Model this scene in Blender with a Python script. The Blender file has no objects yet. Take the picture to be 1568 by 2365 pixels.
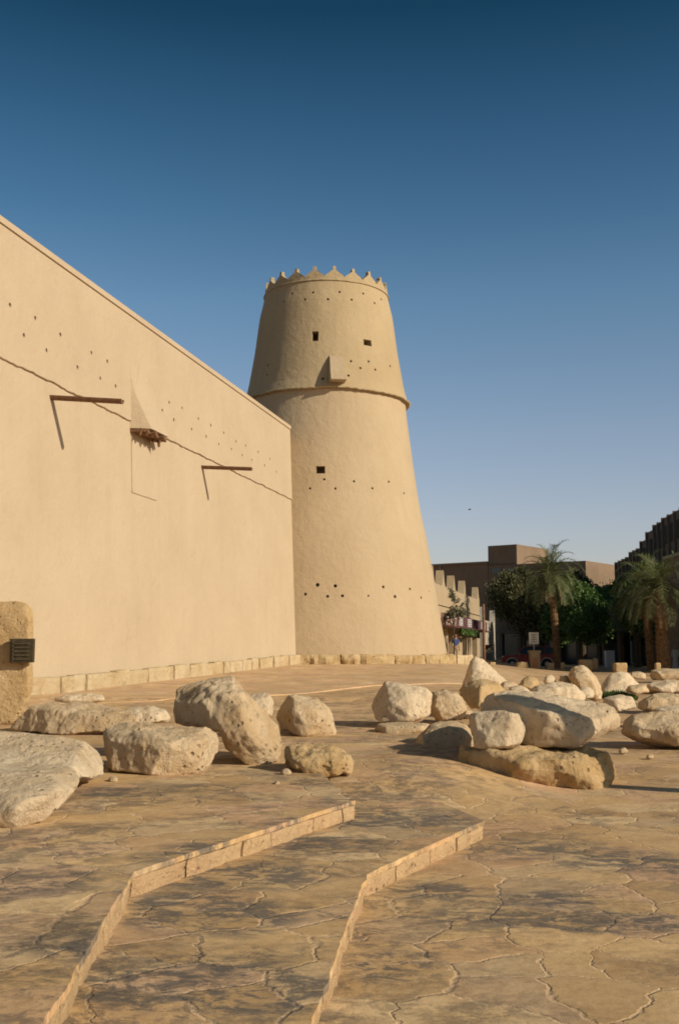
import bpy, bmesh, math, random
import numpy as np
from mathutils import Vector, Matrix, noise
R = math.radians
random.seed(7)
SC = bpy.context.scene
COL = SC.collection
# ------------------------------------------------------------------ camera, sky, sun, exposure
F, CX, CY, CAMZ = 2600.0, 784.0, 1182.5, 1.5
KS = F / 1900.0     # depths below were first surveyed for a 1900 px focal length
PITCH = math.atan((1500 - CY) / F)
cam = bpy.data.objects.new('camera', bpy.data.cameras.new('camera'))
COL.objects.link(cam)
cam.location = (0, 0, CAMZ)
cam.rotation_euler = (math.pi / 2 + PITCH, 0, 0)
cam.data.sensor_fit = 'VERTICAL'
cam.data.sensor_height = 36
cam.data.lens = 36 * F / 2365
cam.data.clip_end = 6000
cam.data.dof.use_dof = False
SC.camera = cam
SUN = Vector((0.785, -0.47, 0.445)).normalized()
elev = math.asin(SUN.z)
W = bpy.data.worlds.new('World')
SC.world = W
W.use_nodes = True
wn = W.node_tree
bg = wn.nodes['Background']
sky = wn.nodes.new('ShaderNodeTexSky')
sky.sky_type = 'NISHITA'
sky.sun_disc = False
sky.sun_elevation = elev
sky.sun_rotation = math.atan2(SUN.x, SUN.y)
sky.altitude = 600
sky.air_density = 1.1
sky.dust_density = 1.6
sky.ozone_density = 1.6
hs = wn.nodes.new('ShaderNodeHueSaturation')
hs.inputs['Saturation'].default_value = 1.0
gm = wn.nodes.new('ShaderNodeGamma')
gm.inputs['Gamma'].default_value = 1.0
wn.links.new(sky.outputs[0], gm.inputs[0])
wn.links.new(gm.outputs[0], hs.inputs['Color'])
# real air is hazier low down and deeper blue overhead than the model sky: grade it by elevation
tcw = wn.nodes.new('ShaderNodeTexCoord'); sxyz = wn.nodes.new('ShaderNodeSeparateXYZ')
wn.links.new(tcw.outputs['Generated'], sxyz.inputs[0])
rw = wn.nodes.new('ShaderNodeValToRGB'); wn.links.new(sxyz.outputs['Z'], rw.inputs[0])
stops = [(0.0, (1.85, 1.54, 1.58)), (.118, (1.80, 1.54, 1.58)), (.191, (1.62, 1.50, 1.52)), (.30, (1.08, 1.34, 1.41)), (.37, (.66, 1.05, 1.18)), (.434, (.41, .80, .95)), (.516, (.13, .45, .55)), (.7, (.12, .42, .50))]
el_ = rw.color_ramp.elements
while len(el_) < len(stops): el_.new(.5)
for i_, (p_, c_) in enumerate(stops):
    el_[i_].position = p_; el_[i_].color = tuple(k / 2.2 for k in c_) + (1,)
mw = wn.nodes.new('ShaderNodeMix'); mw.data_type = 'RGBA'; mw.blend_type = 'MULTIPLY'; mw.inputs[0].default_value = 1
wn.links.new(hs.outputs[0], mw.inputs[6]); wn.links.new(rw.outputs[0], mw.inputs[7])
wn.links.new(mw.outputs[2], bg.inputs[0])
bg.inputs[1].default_value = 0.07 * 2.2
sl = bpy.data.lights.new('sun', 'SUN')
sl.energy = 5.0
sl.angle = R(0.5)
sl.color = (1.0, 0.885, 0.71)
so = bpy.data.objects.new('sun', sl)
COL.objects.link(so)
so.rotation_euler = SUN.to_track_quat('Z', 'Y').to_euler()
SC.view_settings.view_transform = 'Standard'
SC.view_settings.look = 'None'
SC.view_settings.exposure = 0.0
SC.view_settings.gamma = 1.0
SC.render.engine = 'CYCLES'
try:
    SC.cycles.pixel_filter_type = 'BLACKMAN_HARRIS'
    SC.cycles.filter_width = 1.8
except Exception:
    pass

# ------------------------------------------------------------------ pixel -> place (used only to survey positions)
cp, sp = math.cos(PITCH), math.sin(PITCH)
def ray(x, y):
    u, v = (x - CX) / F, (CY - y) / F
    return Vector((u, cp - v * sp, sp + v * cp))
def G(x, y, z=0.0):
    d = ray(x, y); t = (z - CAMZ) / d.z
    return Vector((d.x * t, d.y * t, z))
def AY(x, y, Y):
    Y = Y * KS
    d = ray(x, y); t = Y / d.y
    return Vector((d.x * t, Y, CAMZ + d.z * t))

# ------------------------------------------------------------------ object helpers
def tag(o, label=None, cat=None, group=None, kind=None):
    if label: o['label'] = label
    if cat: o['category'] = cat
    if group: o['group'] = group
    if kind: o['kind'] = kind
    return o
def empty(name, loc, label, cat, group=None, rz=0):
    o = bpy.data.objects.new(name, None)
    COL.objects.link(o); o.location = loc; o.rotation_euler = (0, 0, rz)
    o.empty_display_size = 0.3
    return tag(o, label, cat, group)
def link(name, me, mat, parent=None, smooth=False):
    o = bpy.data.objects.new(name, me)
    COL.objects.link(o)
    if mat is not None:
        me.materials.clear(); me.materials.append(mat)
    if smooth:
        me.polygons.foreach_set('use_smooth', [True] * len(me.polygons))
    if parent is not None:
        o.parent = parent
        o.matrix_parent_inverse = Matrix.Identity(4)
    return o
def mesh(name, verts, faces):
    me = bpy.data.meshes.new(name)
    me.from_pydata([tuple(v) for v in verts], [], faces)
    me.update()
    return me
class MB:
    """collects shapes into one mesh"""
    def __init__(s): s.v = []; s.f = []
    def add(s, vs, fs):
        b = len(s.v); s.v += [tuple(v) for v in vs]; s.f += [tuple(i + b for i in f) for f in fs]
        return s
    def box(s, c, size, rz=0, taper=1.0, rx=0, ry=0):
        x, y, z = [k / 2 for k in size]
        m = Matrix.Translation(c) @ Matrix.Rotation(rz, 4, 'Z') @ Matrix.Rotation(ry, 4, 'Y') @ Matrix.Rotation(rx, 4, 'X')
        vs = []
        for dz in (-1, 1):
            k = taper if dz > 0 else 1
            for dx, dy in ((-1, -1), (1, -1), (1, 1), (-1, 1)):
                vs.append(m @ Vector((dx * x * k, dy * y * k, dz * z)))
        return s.add(vs, [(3, 2, 1, 0), (4, 5, 6, 7), (0, 1, 5, 4), (1, 2, 6, 5), (2, 3, 7, 6), (3, 0, 4, 7)])
    def tube(s, pts, rads, n=10, cap=True):
        pts = [Vector(p) for p in pts]
        rings = []
        for i, p in enumerate(pts):
            a = pts[max(i - 1, 0)]; b = pts[min(i + 1, len(pts) - 1)]
            t = (b - a).normalized()
            ref = Vector((0, 0, 1)) if abs(t.z) < .9 else Vector((1, 0, 0))
            u = t.cross(ref).normalized(); w = t.cross(u)
            r = rads[i] if hasattr(rads, '__len__') else rads
            rings.append([p + (u * math.cos(2 * math.pi * k / n) + w * math.sin(2 * math.pi * k / n)) * r for k in range(n)])
        vs = [v for r_ in rings for v in r_]
        fs = []
        for i in range(len(pts) - 1):
            for k in range(n):
                a = i * n + k; b = i * n + (k + 1) % n
                fs.append((a, b, b + n, a + n))
        if cap:
            fs.append(tuple(range(n - 1, -1, -1)))
            fs.append(tuple(range((len(pts) - 1) * n, len(pts) * n)))
        return s.add(vs, fs)
    def prism(s, outline, axis_vec, origin=Vector((0, 0, 0)), ux=Vector((1, 0, 0)), uz=Vector((0, 0, 1))):
        """outline in (ux,uz) swept along axis_vec"""
        n = len(outline); av = Vector(axis_vec)
        a = [origin + ux * p[0] + uz * p[1] for p in outline]
        vs = a + [v + av for v in a]
        fs = [tuple(range(n - 1, -1, -1)), tuple(range(n, 2 * n))]
        for i in range(n):
            j = (i + 1) % n
            fs.append((i, j, j + n, i + n))
        return s.add(vs, fs)
    def mesh(s, name, fix=True):
        me = mesh(name, s.v, s.f)
        if fix:
            bm = bmesh.new(); bm.from_mesh(me)
            bmesh.ops.recalc_face_normals(bm, faces=bm.faces)
            bm.to_mesh(me); bm.free()
        return me
    def build(s, name, mat, parent=None, smooth=False, bevel=0):
        me = s.mesh(name)
        if bevel:
            bm = bmesh.new(); bm.from_mesh(me)
            bmesh.ops.bevel(bm, geom=list(bm.edges), offset=bevel, segments=2, affect='EDGES', clamp_overlap=True)
            bm.to_mesh(me); bm.free()
        return link(name, me, mat, parent, smooth)
def bake(o):
    dg = bpy.context.evaluated_depsgraph_get(); dg.update()
    me = bpy.data.meshes.new_from_object(o.evaluated_get(dg))
    o.modifiers.clear(); old = o.data; o.data = me
    return o
def cut(o, cutters):
    me = cutters.mesh('cutter')
    c = bpy.data.objects.new('cutter', me); COL.objects.link(c)
    bpy.context.view_layer.update(); c.matrix_world = o.matrix_world.copy(); m = o.modifiers.new('b', 'BOOLEAN'); m.operation = 'DIFFERENCE'; m.solver = 'EXACT'; m.object = c
    bpy.context.view_layer.update()
    bake(o)
    bpy.data.objects.remove(c)
def subcube(bm, n):
    vd = {}
    def gv(i, j, k):
        if (i, j, k) not in vd: vd[(i, j, k)] = bm.verts.new((i / n - .5, j / n - .5, k / n - .5))
        return vd[(i, j, k)]
    for a in range(n):
        for b in range(n):
            for e in (0, n):
                for ax in range(3):
                    c = [(a, b), (a + 1, b), (a + 1, b + 1), (a, b + 1)]
                    q = []
                    for u, v in c:
                        t = [u, v]; t.insert(ax, e); q.append(gv(*t))
                    flip = (e == 0) ^ (ax == 1)
                    bm.faces.new(q[::-1] if flip else q)
    return list(vd.values())
def fbm(p, s, o=4):
    return noise.fractal(Vector(p) * s, 1.0, 2.0, o)

# ------------------------------------------------------------------ materials
def newmat(name, rough=0.9):
    m = bpy.data.materials.new(name); m.use_nodes = True
    nt = m.node_tree
    b = nt.nodes['Principled BSDF']
    b.inputs['Roughness'].default_value = rough
    b.inputs['Specular IOR Level'].default_value = 0.25
    return m, nt, b
def N(nt, t, **kw):
    n = nt.nodes.new(t)
    for k, v in kw.items():
        if k in n.inputs.keys(): n.inputs[k].default_value = v
        else: setattr(n, k, v)
    return n
def ramp(nt, src, stops):
    r = nt.nodes.new('ShaderNodeValToRGB')
    e = r.color_ramp.elements
    while len(e) < len(stops): e.new(0.5)
    for i, (p, c) in enumerate(stops):
        e[i].position = p; e[i].color = (*c, 1) if len(c) == 3 else c
    nt.links.new(src, r.inputs[0]); return r
def mix(nt, fac, a, b, mode='MIX'):
    m = nt.nodes.new('ShaderNodeMix'); m.data_type = 'RGBA'; m.blend_type = mode
    for k, v in ((0, fac), (6, a), (7, b)):
        if isinstance(v, (int, float)): m.inputs[k].default_value = v
        elif isinstance(v, (tuple, list)): m.inputs[k].default_value = (*v, 1)
        else: nt.links.new(v, m.inputs[k])
    return m.outputs[2]
def coords(nt, scale=(1, 1, 1), kind='Object'):
    t = nt.nodes.new('ShaderNodeTexCoord'); mp = nt.nodes.new('ShaderNodeMapping')
    mp.inputs['Scale'].default_value = scale
    nt.links.new(t.outputs[kind], mp.inputs[0]); return mp.outputs[0]
def noi(nt, co, scale, detail=6, rough=.6, dist=0.0):
    n = N(nt, 'ShaderNodeTexNoise', Scale=scale, Detail=detail, Roughness=rough, Distortion=dist)
    nt.links.new(co, n.inputs['Vector']); return n.outputs[0]
def math_(nt, op, a, b=0.0, clamp=False):
    m = nt.nodes.new('ShaderNodeMath'); m.operation = op; m.use_clamp = clamp
    for i, v in enumerate((a, b)):
        if isinstance(v, (int, float)): m.inputs[i].default_value = v
        else: nt.links.new(v, m.inputs[i])
    return m.outputs[0]
def bump(nt, b, h, strength=.3, dist=.05):
    n = nt.nodes.new('ShaderNodeBump'); n.inputs['Strength'].default_value = strength
    n.inputs['Distance'].default_value = dist
    nt.links.new(h, n.inputs['Height']); nt.links.new(n.outputs[0], b.inputs['Normal'])

AS = .64
def mat_plaster(name, c, c2, streak=.3, bs=.35):
    c = tuple(k * AS for k in c); c2 = tuple(k * AS for k in c2)
    m, nt, b = newmat(name, .95)
    co = coords(nt)
    a = noi(nt, co, .35, 6, .55, .3)
    st = noi(nt, coords(nt, (1.2, 1.2, .12)), 1.4, 5, .6)
    f = ramp(nt, a, [(.35, (0, 0, 0)), (.68, (1, 1, 1))]).outputs[0]
    col = mix(nt, f, c, c2)
    sf = ramp(nt, st, [(.5, (0, 0, 0)), (.75, (1, 1, 1))]).outputs[0]
    col = mix(nt, math_(nt, 'MULTIPLY', sf, streak), col, tuple(k * .72 for k in c2))
    g = noi(nt, co, 22, 4, .7)
    col = mix(nt, ramp(nt, g, [(.3, (0, 0, 0)), (.7, (1, 1, 1))]).outputs[0], tuple_scale(nt, col, .93), col)
    cv = N(nt, 'ShaderNodeTexVoronoi', Scale=.55); cv.feature = 'DISTANCE_TO_EDGE'
    wn_ = N(nt, 'ShaderNodeTexNoise', Scale=1.6, Detail=7, Roughness=.7); nt.links.new(co, wn_.inputs['Vector'])
    wa = nt.nodes.new('ShaderNodeVectorMath'); wa.operation = 'MULTIPLY_ADD'; nt.links.new(wn_.outputs['Color'], wa.inputs[0]); wa.inputs[1].default_value = (1.1, 1.1, 1.1); nt.links.new(co, wa.inputs[2])
    nt.links.new(wa.outputs[0], cv.inputs['Vector'])
    ck = math_(nt, 'MULTIPLY', ramp(nt, cv.outputs['Distance'], [(0, (1, 1, 1)), (.012, (0, 0, 0))]).outputs[0], ramp(nt, noi(nt, co, .5, 4, .6), [(.52, (0, 0, 0)), (.6, (1, 1, 1))]).outputs[0])
    col = mix(nt, math_(nt, 'MULTIPLY', ck, .28), col, tuple(k * .55 for k in c2))
    dab = ramp(nt, noi(nt, coords(nt, (1, 1, .6)), 1.1, 7, .7, .8), [(.56, (0, 0, 0)), (.64, (1, 1, 1))]).outputs[0]
    col = mix(nt, math_(nt, 'MULTIPLY', dab, .16), col, tuple(k * .82 for k in c2))
    nt.links.new(col, b.inputs['Base Color'])
    h = math_(nt, 'ADD', math_(nt, 'MULTIPLY', noi(nt, co, 3, 5, .6), 1.0), math_(nt, 'MULTIPLY', g, .25))
    bump(nt, b, h, bs * 1.4, .07)
    return m
def tuple_scale(nt, col, k):
    return mix(nt, 1.0, col, (k, k, k), 'MULTIPLY')
def mat_rock(name, pale, warm, dark, scale=1.0):
    pale, warm, dark = [tuple(k * AS * 1.02 for k in c) for c in (pale, warm, dark)]
    m, nt, b = newmat(name, .95)
    co = coords(nt)
    a = noi(nt, co, 1.6 * scale, 8, .62, .5)
    col = mix(nt, ramp(nt, a, [(.38, (0, 0, 0)), (.66, (1, 1, 1))]).outputs[0], pale, warm)
    pt = noi(nt, co, 7 * scale, 8, .72, .8)
    col = mix(nt, ramp(nt, pt, [(.28, (1, 1, 1)), (.43, (0, 0, 0))]).outputs[0], col, dark)
    v = N(nt, 'ShaderNodeTexVoronoi', Scale=11 * scale); nt.links.new(co, v.inputs['Vector'])
    pits = ramp(nt, v.outputs['Distance'], [(.05, (0, 0, 0)), (.28, (1, 1, 1))]).outputs[0]
    mask = ramp(nt, noi(nt, co, 2.3 * scale, 4, .6), [(.48, (0, 0, 0)), (.6, (1, 1, 1))]).outputs[0]
    inv = math_(nt, 'MULTIPLY', math_(nt, 'SUBTRACT', 1.0, pits), mask)
    col = mix(nt, math_(nt, 'MULTIPLY', inv, .5), col, dark)
    nt.links.new(col, b.inputs['Base Color'])
    h = math_(nt, 'ADD', noi(nt, co, 5 * scale, 9, .72, .3), math_(nt, 'MULTIPLY', noi(nt, co, 34 * scale, 4, .7), .22))
    h = math_(nt, 'SUBTRACT', h, math_(nt, 'MULTIPLY', inv, .5))
    zc = nt.nodes.new('ShaderNodeTexWave'); zc.wave_type = 'BANDS'; zc.bands_direction = 'Z'
    zc.inputs['Scale'].default_value = 2.4 * scale; zc.inputs['Distortion'].default_value = 7; zc.inputs['Detail'].default_value = 5; zc.inputs['Detail Scale'].default_value = 1.3
    nt.links.new(co, zc.inputs['Vector'])
    h = math_(nt, 'ADD', h, math_(nt, 'MULTIPLY', zc.outputs['Fac'], .04))
    bump(nt, b, h, 1.0, .085)
    return m
STAINS = [(470, 2110, .14, .55, .55, 1), (560, 2020, .14, .7, .6, .7), (430, 2270, .14, .7, .45, 1), (620, 2300, .14, .4, .4, .6), (1400, 2130, 0, .55, .35, 1), (1270, 2080, 0, .4, .3, .7), (900, 1890, .14, .8, .7, .9), (760, 1950, .14, .5, .6, .7), (1010, 2060, 0, .5, .4, .6), (900, 2230, 0, .35, .3, .7), (1130, 2120, 0, .6, .4, .5), (1450, 1990, 0, .8, .6, .6), (240, 1830, .28, .5, .5, .6), (80, 2040, .28, .5, .5, .5), (1230, 1960, 0, .9, .7, .5)]
def mat_paving(name, tint=(1, 1, 1), stain=1.0):
    tint = tuple(k * AS for k in tint)
    tt = lambda c: tuple(k * t for k, t in zip(c, tint))
    m, nt, b = newmat(name, .88)
    co = coords(nt)
    def wobbled(scale, amp, det):
        nz = N(nt, 'ShaderNodeTexNoise', Scale=scale, Detail=det, Roughness=.6); nt.links.new(co, nz.inputs['Vector'])
        sub = nt.nodes.new('ShaderNodeVectorMath'); sub.operation = 'SUBTRACT'
        nt.links.new(nz.outputs['Color'], sub.inputs[0]); sub.inputs[1].default_value = (.5, .5, .5)
        sc = nt.nodes.new('ShaderNodeVectorMath'); sc.operation = 'MULTIPLY'
        nt.links.new(sub.outputs[0], sc.inputs[0]); sc.inputs[1].default_value = (amp, amp, 0)
        ad = nt.nodes.new('ShaderNodeVectorMath'); ad.operation = 'ADD'
        nt.links.new(co, ad.inputs[0]); nt.links.new(sc.outputs[0], ad.inputs[1])
        return ad.outputs[0]
    wob = wobbled(2.2, .34, 6)
    def vor(feature, scale, vec):
        v = N(nt, 'ShaderNodeTexVoronoi', Scale=scale); v.voronoi_dimensions = '2D'; v.feature = feature
        nt.links.new(vec, v.inputs['Vector']); return v
    e = vor('DISTANCE_TO_EDGE', 2.1, wob).outputs['Distance']
    cc = vor('F1', 2.1, wob).outputs['Color']
    sep = nt.nodes.new('ShaderNodeSeparateColor'); nt.links.new(cc, sep.inputs[0])
    col = ramp(nt, sep.outputs[0], [(0, tt((.60, .42, .25))), (.25, tt((.78, .57, .35))), (.5, tt((.70, .49, .28))), (.7, tt((.76, .52, .37))), (.85, tt((.66, .50, .34))), (1, tt((.88, .67, .44)))]).outputs[0]
    big = ramp(nt, noi(nt, co, .45, 6, .6, .6), [(.35, (.84, .82, .80)), (.65, (1.08, 1.05, 1.0))]).outputs[0]
    col = mix(nt, 1.0, col, big, 'MULTIPLY')
    blot = noi(nt, co, 3.1, 7, .68, .7)
    col = mix(nt, ramp(nt, blot, [(.40, (1, 1, 1)), (.62, (0, 0, 0))]).outputs[0], col, mix(nt, 1.0, col, (.86, .82, .76), 'MULTIPLY'))
    fine = noi(nt, co, 16, 7, .75)
    col = mix(nt, ramp(nt, fine, [(.32, (1, 1, 1)), (.55, (0, 0, 0))]).outputs[0], col, tuple_scale(nt, col, .78))
    # mortar: a pale pinkish band whose width varies, missing in places
    wv = noi(nt, co, 1.1, 3, .5)
    ew = math_(nt, 'DIVIDE', e, math_(nt, 'MULTIPLY', math_(nt, 'SUBTRACT', wv, .22), 2.2))
    joint = ramp(nt, ew, [(.012, (1, 1, 1)), (.05, (0, 0, 0))]).outputs[0]
    jm = ramp(nt, noi(nt, co, .8, 4, .6), [(.36, (.35, .35, .35)), (.55, (1, 1, 1))]).outputs[0]
    jf = math_(nt, 'MULTIPLY', math_(nt, 'MULTIPLY', joint, jm), .5)
    col = mix(nt, jf, col, tt((.80, .60, .45)))
    # a thin dark crack on some joints
    crack = ramp(nt, e, [(.0, (1, 1, 1)), (.014, (0, 0, 0))]).outputs[0]
    cm = ramp(nt, noi(nt, co, 1.3, 4, .6), [(.50, (0, 0, 0)), (.58, (1, 1, 1))]).outputs[0]
    crk = math_(nt, 'MULTIPLY', crack, cm)
    # flaked surface: dark lichen-like weathering with ragged edges
    pm = ramp(nt, noi(nt, co, .42, 6, .66, .7), [(.46, (0, 0, 0)), (.56, (1, 1, 1))]).outputs[0]
    rid = N(nt, 'ShaderNodeTexNoise', Scale=2.1, Detail=8, Roughness=.7, Distortion=.35); nt.links.new(coords(nt, (1, 1.5, 1)), rid.inputs['Vector'])
    rr_ = math_(nt, 'ABSOLUTE', math_(nt, 'SUBTRACT', rid.outputs[0], .5))
    vein = ramp(nt, rr_, [(.0, (1, 1, 1)), (.022, (.55, .55, .55)), (.055, (0, 0, 0))]).outputs[0]
    pm2 = ramp(nt, noi(nt, co, 5.5, 9, .78, .5), [(.47, (0, 0, 0)), (.54, (1, 1, 1))]).outputs[0]
    patch = math_(nt, 'MULTIPLY', math_(nt, 'MULTIPLY', pm, pm2), .62 * stain)
    vm = ramp(nt, noi(nt, co, .6, 5, .6, .3), [(.46, (0, 0, 0)), (.60, (1, 1, 1))]).outputs[0]
    veins = math_(nt, 'MULTIPLY', math_(nt, 'MULTIPLY', vein, vm), .5 * stain)
    # known weathered spots on the treads
    sxy = nt.nodes.new('ShaderNodeSeparateXYZ'); nt.links.new(wobbled(1.5, .5, 5), sxy.inputs[0])
    acc = None
    for (px_, py_, zz_, rx_, ry_, am_) in STAINS:
        q_ = G(px_, py_, zz_)
        dx_ = math_(nt, 'DIVIDE', math_(nt, 'SUBTRACT', sxy.outputs[0], q_.x), rx_)
        dy_ = math_(nt, 'DIVIDE', math_(nt, 'SUBTRACT', sxy.outputs[1], q_.y), ry_)
        d2 = math_(nt, 'ADD', math_(nt, 'MULTIPLY', dx_, dx_), math_(nt, 'MULTIPLY', dy_, dy_))
        f_ = math_(nt, 'MULTIPLY', math_(nt, 'SUBTRACT', 1.0, d2, True), am_)
        acc = f_ if acc is None else math_(nt, 'MAXIMUM', acc, f_)
    pm3 = ramp(nt, noi(nt, coords(nt, (1, 1.4, 1)), 4.6, 9, .78, .6), [(.46, (.05, .05, .05)), (.53, (1, 1, 1))]).outputs[0]
    spot = math_(nt, 'MULTIPLY', math_(nt, 'MULTIPLY', math_(nt, 'MULTIPLY', acc, 2.0, True), pm3), .82 * stain)
    col = mix(nt, spot, col, (.10, .092, .082))
    col = mix(nt, patch, col, (.095, .08, .065))
    col = mix(nt, veins, col, (.085, .066, .05))
    col = mix(nt, math_(nt, 'MULTIPLY', crk, .75), col, (.06, .045, .03))
    nt.links.new(col, b.inputs['Base Color'])
    h = math_(nt, 'SUBTRACT', math_(nt, 'MULTIPLY', noi(nt, co, 2.2, 9, .68, .1), .75), math_(nt, 'MULTIPLY', joint, .22))
    h = math_(nt, 'ADD', h, math_(nt, 'MULTIPLY', math_(nt, 'MULTIPLY', sep.outputs[1], .35), 1))
    h = math_(nt, 'SUBTRACT', h, math_(nt, 'MULTIPLY', veins, .22))
    h = math_(nt, 'ADD', h, math_(nt, 'MULTIPLY', fine, .16))
    bump(nt, b, h, .6, .035)
    return m
def mat_simple(name, c, rough=.7, var=.25, scale=4, metal=0, bs=.2):
    m, nt, b = newmat(name, rough)
    co = coords(nt)
    n = noi(nt, co, scale, 6, .65)
    col = mix(nt, ramp(nt, n, [(.3, (0, 0, 0)), (.7, (1, 1, 1))]).outputs[0], tuple(k * (1 - var) for k in c), tuple(min(k * (1 + var), 1) for k in c))
    nt.links.new(col, b.inputs['Base Color'])
    b.inputs['Metallic'].default_value = metal
    if bs: bump(nt, b, noi(nt, co, scale * 4, 5, .7), bs, .02)
    return m
def mat_leaf(name, c, c2, trans=.25):
    m, nt, b = newmat(name, .6)
    oi = nt.nodes.new('ShaderNodeNewGeometry')
    col = mix(nt, ramp(nt, oi.outputs['Random Per Island'], [(0, (0, 0, 0)), (1, (1, 1, 1))]).outputs[0], c, c2)
    nt.links.new(col, b.inputs['Base Color'])
    b.inputs['Specular IOR Level'].default_value = .3
    out = nt.nodes['Material Output']
    tr = nt.nodes.new('ShaderNodeBsdfTranslucent'); nt.links.new(col, tr.inputs[0])
    ms = nt.nodes.new('ShaderNodeMixShader'); ms.inputs[0].default_value = trans
    nt.links.new(b.outputs[0], ms.inputs[1]); nt.links.new(tr.outputs[0], ms.inputs[2])
    nt.links.new(ms.outputs[0], out.inputs[0])
    return m
def mat_glass(name, c=(.02, .03, .04)):
    m, nt, b = newmat(name, .12)
    b.inputs['Base Color'].default_value = (*c, 1); b.inputs['Specular IOR Level'].default_value = .6
    return m

M = {}
M['wall'] = mat_plaster('pale_plaster', (.715, .56, .375), (.66, .51, .335), .12)
M['tower'] = mat_plaster('tower_plaster', (.69, .53, .335), (.64, .48, .295), .2, .5)
M['tower_top'] = mat_plaster('tower_top_plaster', (.655, .50, .295), (.59, .44, .25), .3, .5)
M['plinth'] = mat_rock('plinth_stone', (.76, .60, .37), (.62, .44, .22), (.25, .16, .07), .8)
M['plinth_rough'] = mat_rock('rough_plinth_stone', (.74, .55, .30), (.56, .36, .15), (.20, .12, .05), 1.1)
M['pave'] = mat_paving('flagstone', (1.34, 1.27, 1.08), 1.0)
M['pave2'] = mat_paving('plaza_paving', (1.36, 1.32, 1.22), .25)
M['kerb'] = mat_rock('kerb_stone', (.90, .62, .33), (.84, .54, .29), (.50, .33, .20), 1.2)
M['rock'] = mat_rock('limestone', (.93, .71, .45), (.74, .50, .26), (.27, .165, .08))
M['rock_pale'] = mat_rock('pale_limestone', (1.05, .84, .57), (.88, .65, .40), (.36, .24, .13))
M['rock_warm'] = mat_rock('ochre_limestone', (.84, .60, .32), (.68, .43, .18), (.28, .17, .07))
M['wood'] = mat_simple('dark_timber', (.16, .085, .045), .85, .35, 9)
M['bronze'] = mat_simple('bronze_plate', (.085, .065, .035), .45, .3, 12, .6)
M['letter'] = mat_simple('worn_letter', (.13, .105, .06), .5, .2, 12, .5)
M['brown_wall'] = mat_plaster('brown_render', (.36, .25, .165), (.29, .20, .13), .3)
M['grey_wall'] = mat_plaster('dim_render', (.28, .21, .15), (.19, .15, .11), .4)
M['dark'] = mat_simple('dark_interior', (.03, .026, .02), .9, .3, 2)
M['glass'] = mat_glass('dark_glass')
M['palm_trunk'] = mat_simple('palm_bark', (.15, .088, .04), .95, .5, 6, 0, .9)
M['bark'] = mat_simple('bark', (.07, .05, .03), .95, .4, 8, 0, .8)
M['frond'] = mat_leaf('palm_frond', (.09, .105, .038), (.165, .175, .068))
M['dry'] = mat_leaf('dry_frond', (.26, .18, .09), (.36, .26, .14), .15)
M['olive'] = mat_leaf('olive_leaf', (.085, .085, .033), (.14, .13, .055))
M['ficus'] = mat_leaf('dark_leaf', (.045, .095, .02), (.11, .18, .04))
M['juniper'] = mat_leaf('grey_leaf', (.10, .10, .06), (.18, .17, .11))
M['grass'] = mat_leaf('grass_blade', (.04, .075, .012), (.09, .13, .03))
M['red'] = mat_simple('red_paint', (.20, .014, .01), .3, .1, 3, 0, 0)
M['arch'] = mat_simple('grey_trim', (.32, .29, .25), .6, .15, 6, 0, 0)
M['rubber'] = mat_simple('rubber', (.018, .018, .018), .85, .2, 9, 0, 0)
M['rim'] = mat_simple('wheel_rim', (.25, .25, .25), .4, .2, 9, .7, 0)
M['lamp'] = mat_simple('lamp_lens', (.6, .55, .45), .2, .05, 9, 0, 0)
M['sign_face'] = mat_simple('sign_face', (.50, .47, .38), .5, .12, 12, 0, 0)
M['sign_mark'] = mat_simple('sign_mark', (.16, .15, .12), .5, .1, 12, 0, 0)
M['steel'] = mat_simple('painted_steel', (.33, .30, .25), .5, .2, 8, 0, 0)
M['shop'] = mat_plaster('shop_plaster', (.64, .49, .31), (.58, .43, .26), .25)
M['shop_white'] = mat_plaster('whitewash', (.66, .58, .47), (.60, .51, .40), .25)
M['shop_pink'] = mat_simple('pink_signboard', (.27, .16, .12), .6, .2, 3, 0, 0)
M['shop_brown'] = mat_simple('maroon_signboard', (.11, .05, .05), .6, .3, 3, 0, 0)
M['shop_pale'] = mat_simple('pale_sign_panel', (.46, .42, .42), .6, .2, 8, 0, 0)
M['shop_goods'] = mat_simple('ochre_cloth', (.30, .22, .08), .8, .4, 5)
M['fascia'] = mat_simple('grey_fascia', (.22, .23, .22), .6, .15, 5, 0, 0)
M['skin'] = mat_simple('skin', (.30, .17, .10), .6, .1, 8, 0, 0)
M['white_cloth'] = mat_simple('white_cloth', (.42, .42, .41), .85, .08, 8)
M['blue_cloth'] = mat_simple('blue_cloth', (.035, .06, .16), .85, .15, 8)
M['khaki'] = mat_simple('khaki_cloth', (.32, .24, .15), .85, .15, 8)
M['hair'] = mat_simple('black_hair', (.015, .012, .01), .7, .2, 20, 0, 0)
M['cabinet'] = mat_simple('pale_cabinet', (.42, .46, .48), .5, .12, 5, 0, 0)
M['bird'] = mat_simple('bird_feather', (.04, .04, .04), .8, .2, 20, 0, 0)
M['asphalt'] = mat_simple('asphalt', (.07, .062, .05), .9, .25, 2)
M['pedestal'] = mat_rock('pedestal_stone', (.50, .40, .24), (.40, .28, .14), (.2, .12, .06), 1.5)
M['panel_red'] = mat_simple('terracotta_panel', (.30, .13, .06), .8, .2, 6)

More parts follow.
